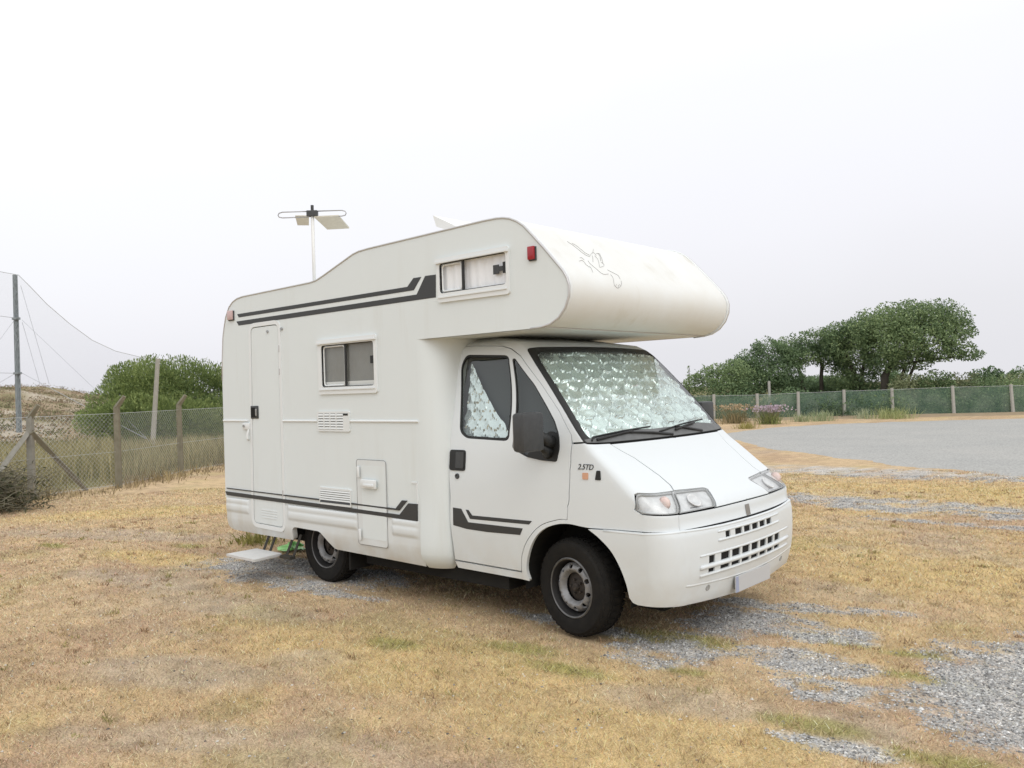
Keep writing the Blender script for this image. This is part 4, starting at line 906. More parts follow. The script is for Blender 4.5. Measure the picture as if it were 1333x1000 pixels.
idx = np.arange(nx*ny).reshape(ny, nx); quads = np.stack([idx[:-1, :-1], idx[:-1, 1:], idx[1:, 1:], idx[1:, :-1]], -1).reshape(-1, 4)
me = mesh_np('dry_grass_ground', np.stack([GXX.ravel(), GYY.ravel(), GZ.ravel()], 1), quads.ravel(), 4, True)
cg, mg, mbare, mgold, mgreen = ground_colour(GXX.ravel(), GYY.ravel()); set_col(me, cg)
a = me.attributes.new('gravel', 'FLOAT', 'POINT'); a.data.foreach_set('value', mg.astype(np.float32))
m = bpy.data.materials.new('dry_grass_soil'); m.use_nodes = True; N, L = m.node_tree.nodes, m.node_tree.links; b = N['Principled BSDF']; b.inputs['Roughness'].default_value = .95; b.inputs['Specular IOR Level'].default_value = .1
at_c = N.new('ShaderNodeAttribute'); at_c.attribute_name = 'col'; at_g = N.new('ShaderNodeAttribute'); at_g.attribute_name = 'gravel'; t = N.new('ShaderNodeTexCoord')
n1 = N.new('ShaderNodeTexNoise'); n1.inputs['Scale'].default_value = 95; n1.inputs['Detail'].default_value = 6; n1.inputs['Roughness'].default_value = .75; L.new(t.outputs['Object'], n1.inputs['Vector'])
mp = N.new('ShaderNodeMapping'); mp.inputs['Scale'].default_value = (5, 5, 5); L.new(t.outputs['Object'], mp.inputs[0])
n2 = N.new('ShaderNodeTexNoise'); n2.inputs['Scale'].default_value = 1; n2.inputs['Detail'].default_value = 8; L.new(mp.outputs[0], n2.inputs['Vector'])
v1_ = N.new('ShaderNodeTexVoronoi'); v1_.inputs['Scale'].default_value = 110; L.new(t.outputs['Object'], v1_.inputs['Vector'])
r1 = N.new('ShaderNodeMapRange'); r1.inputs['From Min'].default_value = .3; r1.inputs['From Max'].default_value = .7; r1.inputs['To Min'].default_value = .42; r1.inputs['To Max'].default_value = 1.55; L.new(n1.outputs['Fac'], r1.inputs['Value'])
r2 = N.new('ShaderNodeMapRange'); r2.inputs['From Min'].default_value = .3; r2.inputs['From Max'].default_value = .7; r2.inputs['To Min'].default_value = .84; r2.inputs['To Max'].default_value = 1.16; L.new(n2.outputs['Fac'], r2.inputs['Value'])
sv = N.new('ShaderNodeSeparateColor'); L.new(v1_.outputs['Color'], sv.inputs[0])
r3 = N.new('ShaderNodeMapRange'); r3.inputs['To Min'].default_value = .45; r3.inputs['To Max'].default_value = 1.7; L.new(sv.outputs[0], r3.inputs['Value'])
mixg = N.new('ShaderNodeMix'); L.new(at_g.outputs['Fac'], mixg.inputs['Factor']); L.new(r1.outputs['Result'], mixg.inputs['A']); L.new(r3.outputs['Result'], mixg.inputs['B'])
mm = N.new('ShaderNodeMath'); mm.operation = 'MULTIPLY'; L.new(mixg.outputs['Result'], mm.inputs[0]); L.new(r2.outputs['Result'], mm.inputs[1])
sc = N.new('ShaderNodeVectorMath'); sc.operation = 'SCALE'; L.new(at_c.outputs['Color'], sc.inputs[0]); L.new(mm.outputs[0], sc.inputs['Scale']); L.new(sc.outputs[0], b.inputs['Base Color'])
bp = N.new('ShaderNodeBump'); bp.inputs['Strength'].default_value = .6; bp.inputs['Distance'].default_value = .012; L.new(n1.outputs['Fac'], bp.inputs['Height']); L.new(bp.outputs[0], b.inputs['Normal'])
me.materials.append(m); obj('dry_grass_ground', me, None, kind='structure')

def look(x, y):
    i = np.clip(np.searchsorted(gys, y), 0, len(gys)-1); j = np.clip(np.searchsorted(gxs, x), 0, len(gxs)-1); k = i*len(gxs)+j
    return cg[k], mg[k], mbare[k], mgold[k], mgreen[k]
# ---- asphalt car park
lp = densify(lot, .25); wob = (fbm(lp[:, 0]*1.3, lp[:, 1]*1.3, 61, 4)-.5)*1.1; lp = lp+np.stack([wob, wob[::-1]], 1)
def S(q):
    dd = np.full(len(q), 9.0)
    for i0 in range(0, len(lp), 50): dd = np.minimum(dd, np.sqrt(np.min(np.sum((q[:, None, :]-lp[None, i0:i0+50, :])**2, -1), 1)))
    return np.stack([q[:, 0], q[:, 1], -.05+.075*sstep(0, 1.3, dd)], -1)
SNu = lambda q: np.tile([0.0, 0.0, 1.0], (len(q), 1))
asp = mat('worn_asphalt', (.345, .345, .33), .9, spec=.15, noise=(.45, .65, (.41, .40, .375)), bump=(60, .3))
N, L = asp.node_tree.nodes, asp.node_tree.links; b = N['Principled BSDF']; src = b.inputs['Base Color'].links[0].from_socket
v = N.new('ShaderNodeTexNoise'); v.inputs['Scale'].default_value = 28; v.inputs['Detail'].default_value = 5; tt = N.new('ShaderNodeTexCoord'); L.new(tt.outputs['Object'], v.inputs['Vector'])
r = N.new('ShaderNodeMapRange'); r.inputs['From Min'].default_value = .3; r.inputs['From Max'].default_value = .7; r.inputs['To Min'].default_value = .72; r.inputs['To Max'].default_value = 1.25; L.new(v.outputs['Fac'], r.inputs['Value'])
s_ = N.new('ShaderNodeVectorMath'); s_.operation = 'SCALE'; L.new(src, s_.inputs[0]); L.new(r.outputs['Result'], s_.inputs['Scale']); L.new(s_.outputs[0], b.inputs['Base Color'])
patch('car_park', [tuple(p) for p in lp], S, SNu, asp, None, h=.9, edge_h=.25, depth=0, kind='structure')

# ---- short dry grass, pebbles, gravel: real blades and stones near the camera
def wedge(n, d0, d1, az0, az1, pw):
    az = np.radians(rng.uniform(az0, az1, n)); t = rng.random(n); d = (d0**pw+(d1**pw-d0**pw)*t)**(1/pw)
    return CAM[0]+d*np.cos(az), CAM[1]+d*np.sin(az), d
def zground(x, y):
    f = 1/(1+((x-CAM[0])**2+(y-CAM[1])**2)/400)
    return ((fbm(x*1.5, y*1.5, 3, 3)-.5)*.05+(fbm(x*9, y*9, 8, 2)-.5)*.018)*f-.004
def blades(name, x, y, d, ln, lean, cols, wmin=.0022, px=.00085, mat_=None, z=None, simple=False, **kw):
    n = len(x); a = rng.uniform(0, 2*np.pi, n); la = rng.uniform(*lean, n); w = np.maximum(wmin, d*px)*rng.uniform(.7, 1.3, n)
    z = zground(x, y) if z is None else z
    dx, dy = np.cos(a)*np.sin(la), np.sin(a)*np.sin(la); dz = np.cos(la)
    b = rng.uniform(0, 2*np.pi, n); wx, wy = np.cos(b)*w/2, np.sin(b)*w/2
    p0 = np.stack([x-wx, y-wy, z-.004], 1); p1 = np.stack([x+wx, y+wy, z-.004], 1)
    p2 = np.stack([x+dx*ln*.55+wx*.8, y+dy*ln*.55+wy*.8, z+dz*ln*.62], 1); p3 = np.stack([x+dx*ln*.55-wx*.8, y+dy*ln*.55-wy*.8, z+dz*ln*.62], 1)
    p4 = np.stack([x+dx*ln*1.1, y+dy*ln*1.1, z+dz*ln*.92], 1)
    if simple:
        V = np.stack([p0, p1, p4], 1).reshape(-1, 3); me = mesh_np(name, V, np.arange(n*3), 3); set_col(me, np.repeat(cols, 3, 0)); me.materials.append(M['grass']); return obj(name, me, None, **kw)
    V = np.stack([p0, p1, p2, p3, p4], 1).reshape(-1, 3); base = (np.arange(n)*5)[:, None]
    F = np.concatenate([base+[0, 1, 2], base+[0, 2, 3], base+[3, 2, 4]], 1).reshape(-1)
    me = mesh_np(name, V, F, 3); set_col(me, np.repeat(cols, 5, 0)); me.materials.append(mat_ or M['grass']); return obj(name, me, None, **kw)
M['grass'] = attr_mat('grass_blades', transl=.25); M['stone'] = attr_mat('stones', rough=.85); M['leaf'] = attr_mat('leaves', rough=.6, transl=.3, spec=.3)
tyre_sites = [(0, -.835), (0, .835), (-2.855, -.855), (-2.855, .855)]
def clear(x, y):
    k = np.ones(len(x), bool)
    for tx, ty in tyre_sites: k &= ~((np.abs(x-tx) < .16) & (np.abs(y-ty) < .14))
    return k
x, y, d = wedge(620000, 2.6, 17, 97, 167, .70)
c, g, bare, gold, green = look(x, y)
keep = (rng.random(len(x)) > np.clip(g*.96+bare*.6, 0, .96)) & clear(x, y)
x, y, d, c, gold, green = x[keep], y[keep], d[keep], c[keep], gold[keep], green[keep]
tone = rng.uniform(.42, 1.80, len(x))[:, None]*(1+rng.normal(0, .07, (len(x), 3))); straw = np.array([.70, .57, .39]); mixs = (rng.random(len(x)) < .30)[:, None]
c = np.where(mixs, c*.35+straw*.65, c)*tone
ln = rng.uniform(.012, .042, len(x))*(1+.6*green+.25*gold)
blades('dry_grass', x, y, d, ln, (.6, 1.5), np.clip(c, .02, .8), wmin=.0023, px=.00088, simple=True, kind='stuff')
# taller tufts here and there
cx, cy, cd = wedge(900, 2.9, 14, 97, 167, .9); cc, g, bare, gold, green = look(cx, cy); ok = (g < .45) & clear(cx, cy); cx, cy, cd = cx[ok], cy[ok], cd[ok]; kind = rng.random(len(cx))
per = 22; x = np.repeat(cx, per)+rng.normal(0, .03, len(cx)*per); y = np.repeat(cy, per)+rng.normal(0, .022, len(cx)*per); d = np.repeat(cd, per)
base = np.where((kind < .35)[:, None], [.33, .225, .135], np.where((kind < .50)[:, None], [.30, .28, .105], [.50, .39, .22])); cols = np.repeat(base, per, 0)*rng.uniform(.55, 1.4, (len(x), 1))
blades('grass_tufts', x, y, d, rng.uniform(.012, .040, len(x))*np.repeat(rng.uniform(.5, 1.4, len(cx))**1.5, per), (.3, 1.3), cols, kind='stuff')

def stones(name, x, y, sz, cols, zoff=.0, **kw):
    n = len(x); T = np.array([[1, 0, 0], [-1, 0, 0], [0, 1, 0], [0, -1, 0], [0, 0, .7], [0, 0, -.7]], float); Fo = np.array([[0, 2, 4], [2, 1, 4], [1, 3, 4], [3, 0, 4], [2, 0, 5], [1, 2, 5], [3, 1, 5], [0, 3, 5]])
    V = T[None]*rng.uniform(.6, 1.25, (n, 6, 1)); ang = rng.uniform(0, 2*np.pi, n); ca, sa = np.cos(ang), np.sin(ang)
    vx = V[..., 0]*ca[:, None]-V[..., 1]*sa[:, None]; vy = V[..., 0]*sa[:, None]+V[..., 1]*ca[:, None]
    V = np.stack([vx, vy, V[..., 2]], -1)*sz[:, None, None]+np.stack([x, y, zground(x, y)+sz*.2+zoff], 1)[:, None, :]
    F = (Fo[None]+(np.arange(n)*6)[:, None, None]).reshape(-1)
    me = mesh_np(name, V.reshape(-1, 3), F, 3); set_col(me, np.repeat(cols, 6, 0)); me.materials.append(M['stone']); return obj(name, me, None, **kw)
x, y, d = wedge(420000, 2.7, 16, 97, 160, .8); g = look(x, y)[1]; keep = rng.random(len(x)) < g**1.2*.95; x, y, d = x[keep], y[keep], d[keep]
keep = clear(x, y); x, y, d = x[keep][:110000], y[keep][:110000], d[keep][:110000]
tone = rng.choice([.16, .27, .35, .42, .52, .72], len(x), p=[.12, .22, .28, .22, .12, .04]); cols = np.array([1.0, .992, .965])*tone[:, None]*rng.uniform(.85, 1.15, (len(x), 1))
stones('gravel', x, y, rng.gamma(4, .0009, len(x))+.0022+d*.0003, cols, kind='stuff')
x, y, d = wedge(2200, 2.8, 13, 97, 167, .9); k = clear(x, y); x, y = x[k], y[k]; tone = rng.choice([.25, .45, .62, .10], len(x), p=[.3, .3, .25, .15]); stones('pebbles', x, y, rng.uniform(.003, .011, len(x)), np.array([1, .97, .9])*tone[:, None], kind='stuff')

# green bag lying by the rear wheel
mb = MB(); gb = rng; n = 14; vs = []; fs = []
for j in range(7):
    for k in range(n):
        a = 2*math.pi*k/n; r = (1-(j/6)**2)**.5 if j < 6 else .05; rr = r*(.85+.35*math.sin(3*a+j)+.18*math.sin(7*a+2*j)); vs.append((.17*rr*math.cos(a)*.9, .13*rr*math.sin(a), .012+.085*(j/6)**1.2*(.8+.3*math.sin(5*a))))
for j in range(6):
    for k in range(n): fs.append((j*n+k, j*n+(k+1) % n, (j+1)*n+(k+1) % n, (j+1)*n+k))
fs.append(tuple(6*n+k for k in range(n))); mb.add(vs, fs)
o = obj('plastic_bag', mb, mat('bright_green_plastic', (.24, .62, .16), .4, noise=(14, .6, (.42, .74, .32)), bump=(18, .5)), None, auto=25, label='crumpled bright green bag lying under the motorhome behind the entry step', cat='bag')
gp = on_ground(372, 714); o.location = (gp[0]+.15, gp[1], 0)

# ================================================================ LEFT: chain-link fence
conc = mat('weathered_concrete', (.27, .262, .23), .9, spec=.15, noise=(9, .7, (.19, .18, .15)), bump=(40, .5))
conc2 = mat('mossy_concrete', (.225, .21, .16), .9, spec=.15, noise=(7, .8, (.14, .125, .085)), bump=(40, .5))
wire_m = mat('galvanised_wire', (.52, .54, .55), .5, metal=.3)
fence = empty('chain_link_fence', (-12.97, -.12, 0), label='chain link fence on bent concrete posts at the left with dry grass behind', cat='fence')
FL = np.array([[-12.2, -2.3], [-12.97, -.12], [-13.38, 1.59], [-15.02, 3.68], [-16.4, 5.9], [-17.9, 8.3], [-19.4, 10.7]])
base = np.array([-12.97, -.12])
def loc(p): return (p[0]-base[0], p[1]-base[1])
for i, p in enumerate(FL):
    x, y = loc(p); h = 1.62 if i != 1 else 1.50; l = rng.uniform(-.03, .03); ax, ay = .60, .55
    mb = MB(); mb.tube([(x, y, -.1), (x+l, y, h)], [.075, .066], 4)
    post = obj('post', mb, conc if i == 1 else conc2, fence)
    mb = MB(); mb.tube([(x+l, y, h-.02), (x+l+ax*.20, y+ay*.20, h+.20)], [.058, .042], 4); obj('post_arm', mb, conc2, post)
x, y = loc(FL[1]); d1 = (FL[2]-FL[1])/np.linalg.norm(FL[2]-FL[1]); d0 = (FL[0]-FL[1])/np.linalg.norm(FL[0]-FL[1])
mb = MB(); q = on_ground(113, 638); q = loc(q); mb.tube([(x+.05, y, 1.22), (q[0], q[1], -.02)], .055, 4); obj('brace', mb, conc2, fence)
mb = MB(); mb.tube([(x-.02, y-.03, 1.20), (x+d0[0]*1.25+.35, y+d0[1]*1.25, .0)], .058, 4); obj('brace', mb, conc, fence)
# the mesh: two families of diagonal wires along each bay
V = []; F = []
def bar(p, q, r):
    p, q = np.array(p), np.array(q); t = q-p; t = t/np.linalg.norm(t); a = np.cross(t, [.3, .5, .8]); a /= np.linalg.norm(a); b = np.cross(t, a); o = len(V)
    for c in (p, q):
        for k in range(3): V.append(c+r*(a*math.cos(k*2.094)+b*math.sin(k*2.094)))
    for k in range(3): F.append((o+k, o+(k+1) % 3, o+3+(k+1) % 3, o+3+k))
H = 1.46; pitch = .088
for i in range(len(FL)-1):
    a, b = np.array([*loc(FL[i]), 0]), np.array([*loc(FL[i+1]), 0]); Lh = np.linalg.norm(b-a); t = (b-a)/Lh; nrm = np.array([-.85, -.5, 0])*.05
    s = -H
    while s < Lh:
        for sg in (1, -1):
            s0, z0, s1, z1 = (s, .02, s+H, H+.02) if sg > 0 else (s, H+.02, s+H, .02)
            lo, hi = max(0, s0), min(Lh, s1)
            if hi-lo < .02: continue
            f0, f1 = (lo-s0)/(s1-s0), (hi-s0)/(s1-s0)
            bar(a+t*lo+nrm+[0, 0, z0+(z1-z0)*f0], a+t*hi+nrm+[0, 0, z0+(z1-z0)*f1], .0021)
        s += pitch
mb = MB(); mb.v = [tuple(v) for v in V]; mb.f = F; obj('wire_mesh', mb, wire_m, fence, kind='stuff')
for z, r in ((1.485, .0035), (.72, .003), (.06, .003)):
    mb = MB()
    off = 0 if z < 1.55 else (z-1.58)/.27*.28*.6
    pts = [(*loc(p+np.array([off, off*.9])), z-.0) for p in FL]; mb.tube(pts, r, 4); obj('strand', mb, wire_m, fence)

# ---- net pole with guy wires, ball net, slim leaning pole
pole_m = mat('grey_galvanised_pole', (.27, .30, .315), .6, metal=.1, noise=(6, .5, (.21, .235, .245)))
PD = 46.0; pb = at(24, 528, PD); ptop = at(24, 358, PD)
pole = empty('net_pole', (pb[0], pb[1], 0), label='tall grey steel pole holding up the ball net, with guy wires', cat='pole')
hz = float(ptop[2]); pr = .085
mb = MB()
for sx, sy in ((1, 1), (1, -1), (-1, -1), (-1, 1)): mb.tube([(sx*pr, sy*pr, 0), (sx*pr*.8, sy*pr*.8, hz)],   .022, 4)
k = 0; z = 0.0
while z < hz-.4:
    r0 = pr*(1-.2*z/hz); 
    for (ax, ay), (bx, by) in (((1, 1), (1, -1)), ((1, -1), (-1, -1)), ((-1, -1), (-1, 1)), ((-1, 1), (1, 1))):
        c_ = ((ax, ay), (bx, by)) if k % 2 else ((bx, by), (ax, ay)); mb.tube([(c_[0][0]*r0, c_[0][1]*r0, z), (c_[1][0]*r0, c_[1][1]*r0, z+.38)],   .014, 4, cap=False)
    z += .38; k += 1
obj('lattice_mast', mb, pole_m, pole)
mb = MB(); mb.tube([(0, 0, 0), (0, 0, hz)], [.062, .05], 8); obj('core', mb, pole_m, pole)
for py in (415, 486):
    zz = float(at(24, py, PD)[2]); mb = MB(); mb.box((-.16, -.14, zz-.05), (.16, .14, zz+.05)); mb.box((-.34, -.03, zz+.02), (.34, .03, zz+.06)); obj('bracket', mb, pole_m, pole)
guy_m = mat('guy_wire_steel', (.34, .35, .36), .5)
def guy(p, q, r=.011):
    mb = MB(); mb.tube([np.array(p)-[pb[0], pb[1], 0], np.array(q)-[pb[0], pb[1], 0]], r, 4); obj('guy_wire', mb, guy_m, pole)
guy(at(29, 417, PD), at(206, 585, 27.0)); guy(at(29, 486, PD), at(190, 571, 27.0)); guy(at(27, 372, PD), at(64, 500, 42)); guy(at(29, 420, PD), at(52, 500, 42)); guy(at(20, 415, PD), at(-40, 496, 42)); guy(at(20, 486, PD), at(-30, 516, 44)); guy(at(20, 414, PD), at(-60, 404, 48)); guy(at(20, 486, PD), at(-60, 484, 48))
netm = glass_mat('net', (1, 1, 1)); N, L = netm.node_tree.nodes, netm.node_tree.links
for n_ in list(N): N.remove(n_)
oo = N.new('ShaderNodeOutputMaterial'); tr = N.new('ShaderNodeBsdfTransparent'); df = N.new('ShaderNodeBsdfDiffuse'); df.inputs[0].default_value = (.20, .21, .22, 1); mx = N.new('ShaderNodeMixShader'); mx.inputs[0].default_value = .11
L.new(tr.outputs[0], mx.inputs[1]); L.new(df.outputs[0], mx.inputs[2]); L.new(mx.outputs[0], oo.inputs[0])
top = [(-45, 336, 49), (-20, 350, 47.5), (24, 358, 46), (40, 374, 46.4), (61, 396, 47), (90, 421, 48), (120, 443, 49), (150, 457, 50), (187, 466, 51), (240, 470, 53)]
tp = [at(*q) for q in top]; mb = MB(); vs = [tuple(p) for p in tp]+[(p[0], p[1], .3) for p in tp]; n = len(tp); mb.add(vs, [(i, i+1, n+i+1, n+i) for i in range(n-1)])
nt = obj('ball_net', mb, netm, None, label='thin grey ball net sagging from the tall pole at the left', cat='net')
mb = MB(); mb.tube(tp, .016, 4); obj('top_cable', mb, wire_m, nt)
lp0, lp1 = at(197, 560, 27.5), at(205.5, 467, 27.5)
mb = MB(); mb.tube([(0, 0, 0), (lp1[0]-lp0[0], lp1[1]-lp0[1], lp1[2])], [.085, .065], 8); o = obj('slim_pole', mb, mat('grey_wood_pole', (.38, .36, .31), .85, noise=(8, .6, (.27, .25, .21))), None, label='slim grey pole leaning in front of the round bush', cat='pole'); o.location = (lp0[0], lp0[1], 0)

# ---- dunes far left
az = np.linspace(math.radians(141), math.radians(182), 130); ds = np.concatenate([np.linspace(34, 120, 80), np.linspace(126, 300, 18)]); AZ, DD = np.meshgrid(az, ds)
xx, yy = CAM[0]+DD*np.cos(AZ), CAM[1]+DD*np.sin(AZ); azd = np.degrees(AZ)
hh = np.interp(azd, [141, 150, 156, 159, 161, 163, 166, 182], [1.1, 1.4, 2.1, 2.7, 3.3, 3.8, 4.0, 4.2])
zz = hh*sstep(34, 112, DD)**.8*(1+.0*DD)+(fbm(xx*.11, yy*.11, 51, 4)-.5)*1.3*sstep(36, 60, DD)*(1-.6*sstep(90, 112, DD))-.05
ny, nx = zz.shape; idx = np.arange(nx*ny).reshape(ny, nx); quads = np.stack([idx[:-1, :-1], idx[:-1, 1:], idx[1:, 1:], idx[1:, :-1]], -1).reshape(-1)
me = mesh_np('dune_hill', np.stack([xx.ravel(), yy.ravel(), zz.ravel()], 1), quads, 4, True)
n1 = fbm(xx*.16, yy*.16, 71, 5).ravel(); n2 = fbm(xx*.6, yy*.6, 81, 4).ravel()
sand = np.array([.42, .365, .285]); heath = np.array([.335, .26, .17]); scrub = np.array([.215, .19, .10])
c = heath+(scrub-heath)*sstep(.45, .62, n2)[:, None]; sandm = np.maximum(sstep(.54, .66, n1), sstep(1.1, .4, np.abs(azd.ravel()-158.8+(n1-.5)*4))*(1-sstep(60, 75, DD.ravel()))); c = c+(sand-c)*sandm[:, None]
set_col(me, c*(.8+.4*n2[:, None])); me.materials.append(attr_mat('dune_scrub', rough=.95, spec=.05)); obj('dune_hill', me, None, kind='structure')
def zdune(x, y):
    d = np.hypot(x-CAM[0], y-CAM[1]); a = np.degrees(np.arctan2(y-CAM[1], x-CAM[0])); h = np.interp(a, [141, 150, 156, 159, 161, 163, 166, 182], [1.1, 1.4, 2.1, 2.7, 3.3, 3.8, 4.0, 4.2])
    return np.where(d < 35, 0, h*sstep(34, 112, d)**.8+(fbm(x*.11, y*.11, 51, 4)-.5)*1.3*sstep(36, 60, d)*(1-.6*sstep(90, 112, d))-.05)

# ---- leaf builder
def leaves(pos, size, tone, up=.35, aspect=.5, dirv=None):
    n = len(pos); a = rng.normal(size=(n, 3)); 
    if dirv is not None: a = a*.45+dirv
    a[:, 2] += up*(0 if dirv is not None else 1); a /= np.linalg.norm(a, axis=1, keepdims=True); b = np.cross(a, rng.normal(size=(n, 3))); b /= np.linalg.norm(b, axis=1, keepdims=True)
    s = size[:, None]; c = np.cross(a, b)*s*.10
    p = np.stack([pos-a*s*.5, pos+b*s*aspect*.5+c, pos+a*s*.5, pos-b*s*aspect*.5+c], 1)
    F = (np.array([0, 1, 2, 0, 2, 3])[None]+(np.arange(n)*4)[:, None]).reshape(-1)
    return p.reshape(-1, 3), F, np.repeat(tone, 4, 0)
def ball_points(n, c, r, shell=.45):
    v = rng.normal(size=(n, 3)); v /= np.linalg.norm(v, axis=1, keepdims=True); rad = 1-shell*rng.random(n)**1.6*1.6; rad = np.clip(rad, .1, 1)
    return c+v*rad[:, None]*r, v
PAL = dict(dark=(np.array([.072, .120, .062]), np.array([.225, .315, .155])), mid=(np.array([.095, .155, .074]), np.array([.330, .420, .200])), pale=(np.array([.15, .18, .10]), np.array([.36, .39, .21])), bush=(np.array([.115, .170, .062]), np.array([.350, .420, .150])))
bark = mat('bark', (.10, .088, .072), .9, spec=.1, noise=(6, .7, (.055, .048, .04)), bump=(20, .5))
def foliage(name, clumps, dens, leaf, pal, parent, base, up=.35, aspect=.5, shoots=0.0, seed=1, ragged=.35):
    Vs, Fs, Cs = [], [], []; o = 0; lo, hi = PAL[pal]
    for (c, r) in clumps:
        n = int(dens*r[0]*r[2]); P_, v = ball_points(n, np.array(c), np.array(r), .40)
        # ragged outline: push in and out in lumps
        lump = fbm(v[:, 0]*3+c[0], v[:, 2]*3+v[:, 1]*2+c[2], seed, 3)-.5; P_ = P_+(P_-np.array(c))*(lump*2*ragged)[:, None]
        keep = rng.random(n) > sstep(.46, .36, fbm(P_[:, 0]*1.4+3, P_[:, 2]*1.4+P_[:, 1], seed+4, 3))*.75
        P_, v = P_[keep], v[keep]; t = np.clip(rng.normal(.45, .24, len(P_))+(fbm(P_[:, 0]*.9, P_[:, 2]*.9+P_[:, 1]*.5, seed+9, 3)-.5)*.9, 0, 1)
        a, b, cc = leaves(P_-base, leaf*rng.uniform(.6, 1.4, len(P_)), lo+(hi-lo)*t[:, None], up, aspect, dirv=(v*.7+[0, 0, shoots]) if shoots > 0 else None)
        Vs.append(a); Fs.append(b+o); Cs.append(cc); o += len(a)
    me = mesh_np(name, np.concatenate(Vs), np.concatenate(Fs), 3); set_col(me, np.concatenate(Cs)); me.materials.append(M['leaf']); return obj(name, me, None, parent)
def tree(name, label, cat, base_px, D, clumps, dens=900, leaf=.15, pal='mid', trunks=(), group=None, depth=1.0, **kw):
    """clumps: (px, py, rx_px, rz_px, dD) measured in the photograph; the depth of each clump equals its width"""
    b = at(base_px[0], 500, D); b[2] = 0; t = empty(name, tuple(b), label=label, cat=cat, group=group)
    cl = []
    for px, py, rx, rz, dd in clumps:
        d = D+dd; c = at(px, py, d); s = d/FPX; cl.append((c, (rx*s, rx*s*depth, rz*s)))
    for tk in trunks:
        pts = [at(px, py, D+dd)-b for px, py, dd, r in tk]; pts[0][2] = min(pts[0][2], 0) if tk[0][3] > .05 else pts[0][2]
        mb = MB(); mb.tube(pts, [r for *_, r in tk], 7); obj('trunk' if tk[0][3] > .08 else 'branch', mb, bark, t, smooth=True)
    foliage('crown', cl, dens, leaf, pal, t, b, **kw); return t
# round bush on the left
bush_cl = [(156, 522, 36, 25, 0), (175, 500, 36, 28, .5), (205, 500, 44, 34, 0), (235, 498, 42, 31, .3), (265, 503, 40, 32, .6), (300, 508, 40, 34, .8), (138, 546, 34, 20, -.4), (185, 540, 50, 26, -1), (240, 540, 50, 28, -1), (290, 540, 40, 28, -.6), (215, 560, 70, 20, -.8), (340, 512, 45, 36, 1)]
tree('round_bush', 'large rounded dense green bush behind the chain link fence', 'bush', (215, 560), 31.0, bush_cl, dens=8000, leaf=.11, pal='bush', up=.8, aspect=.30, shoots=.6, ragged=.16)
mb = MB()

# tall dry grass and scrub behind the left fence
def tall_grass(name, n, d0, d1, a0, a1, h, pal, **kw):
    az = np.radians(rng.uniform(a0, a1, n)); d = np.sqrt(rng.uniform(d0**2, d1**2, n)); x, y = CAM[0]+d*np.cos(az), CAM[1]+d*np.sin(az)
    # stay beyond the fence line
    fx = np.interp(y, FL[:, 1], FL[:, 0]); k = x < fx-.25; x, y, d = x[k], y[k], d[k]; cl = fbm(x*.5, y*.5, 15, 4); k = rng.random(len(x)) < sstep(.30, .5, cl); x, y, d, cl = x[k], y[k], d[k], cl[k]
    t = np.clip(rng.normal(.5, .3, len(x))+(cl-.5)*1.2, 0, 1)[:, None]; c = np.array(pal[0])+(np.array(pal[1])-np.array(pal[0]))*t
    return blades(name, x, y, d, rng.uniform(*h, len(x))*(.6+.8*cl), (.02, .5), c*rng.uniform(.7, 1.25, (len(x), 1)), wmin=.004, px=.0006, z=zdune(x, y), **kw)
tall_grass('tall_dry_grass', 34000, 15.5, 30, 148, 168, (.25, .85), ((.20, .195, .09), (.50, .43, .24)), kind='stuff')
tall_grass('green_scrub', 12000, 18, 40, 148, 168, (.15, .5), ((.09, .11, .05), (.24, .23, .11)), kind='stuff')
# heather tufts over the dunes
n = 1300; az = np.radians(rng.uniform(150, 168, n)); d = rng.uniform(36, 112, n); cx, cy = CAM[0]+d*np.cos(az), CAM[1]+d*np.sin(az); per = 40; s = rng.uniform(.25, .85, n)
P_ = np.stack([np.repeat(cx, per), np.repeat(cy, per), np.repeat(zdune(cx, cy), per)], 1)+rng.normal(size=(n*per, 3))*np.repeat(s, per)[:, None]*[.55, .55, .22]; t = np.repeat(rng.random(n), per)
c = np.where((t < .4)[:, None], [.17, .165, .075], [.29, .215, .135])*rng.uniform(.6, 1.4, (n*per, 1)); a, b, cc = leaves(P_, np.full(n*per, .16), c, .3, .5)
me = mesh_np('dune_scrub', a, b, 3); set_col(me, cc); me.materials.append(M['leaf']); obj('dune_scrub', me, None, kind='stuff')
# ragged weeds along the foot of the fence, in front
n = 3600; t = rng.random(n)*(len(FL)-1.001); i = t.astype(int); f = (t-i)[:, None]; q = FL[i]*(1-f)+FL[i+1]*f; off = rng.normal(0, .42, n); x, y = q[:, 0]+off*.9+.05, q[:, 1]+off*.4
c = np.array([.22, .17, .10])+(np.array([.44, .36, .20])-np.array([.22, .17, .10]))*rng.random((n, 1)); blades('fence_weeds', x, y, np.hypot(x-CAM[0], y-CAM[1]), rng.uniform(.03, .30, n)*sstep(.25, .75, fbm(x*1.4, y*1.4, 19, 3))*1.5, (.1, .9), c*rng.uniform(.6, 1.2, (n, 1)), wmin=.004, kind='stuff')
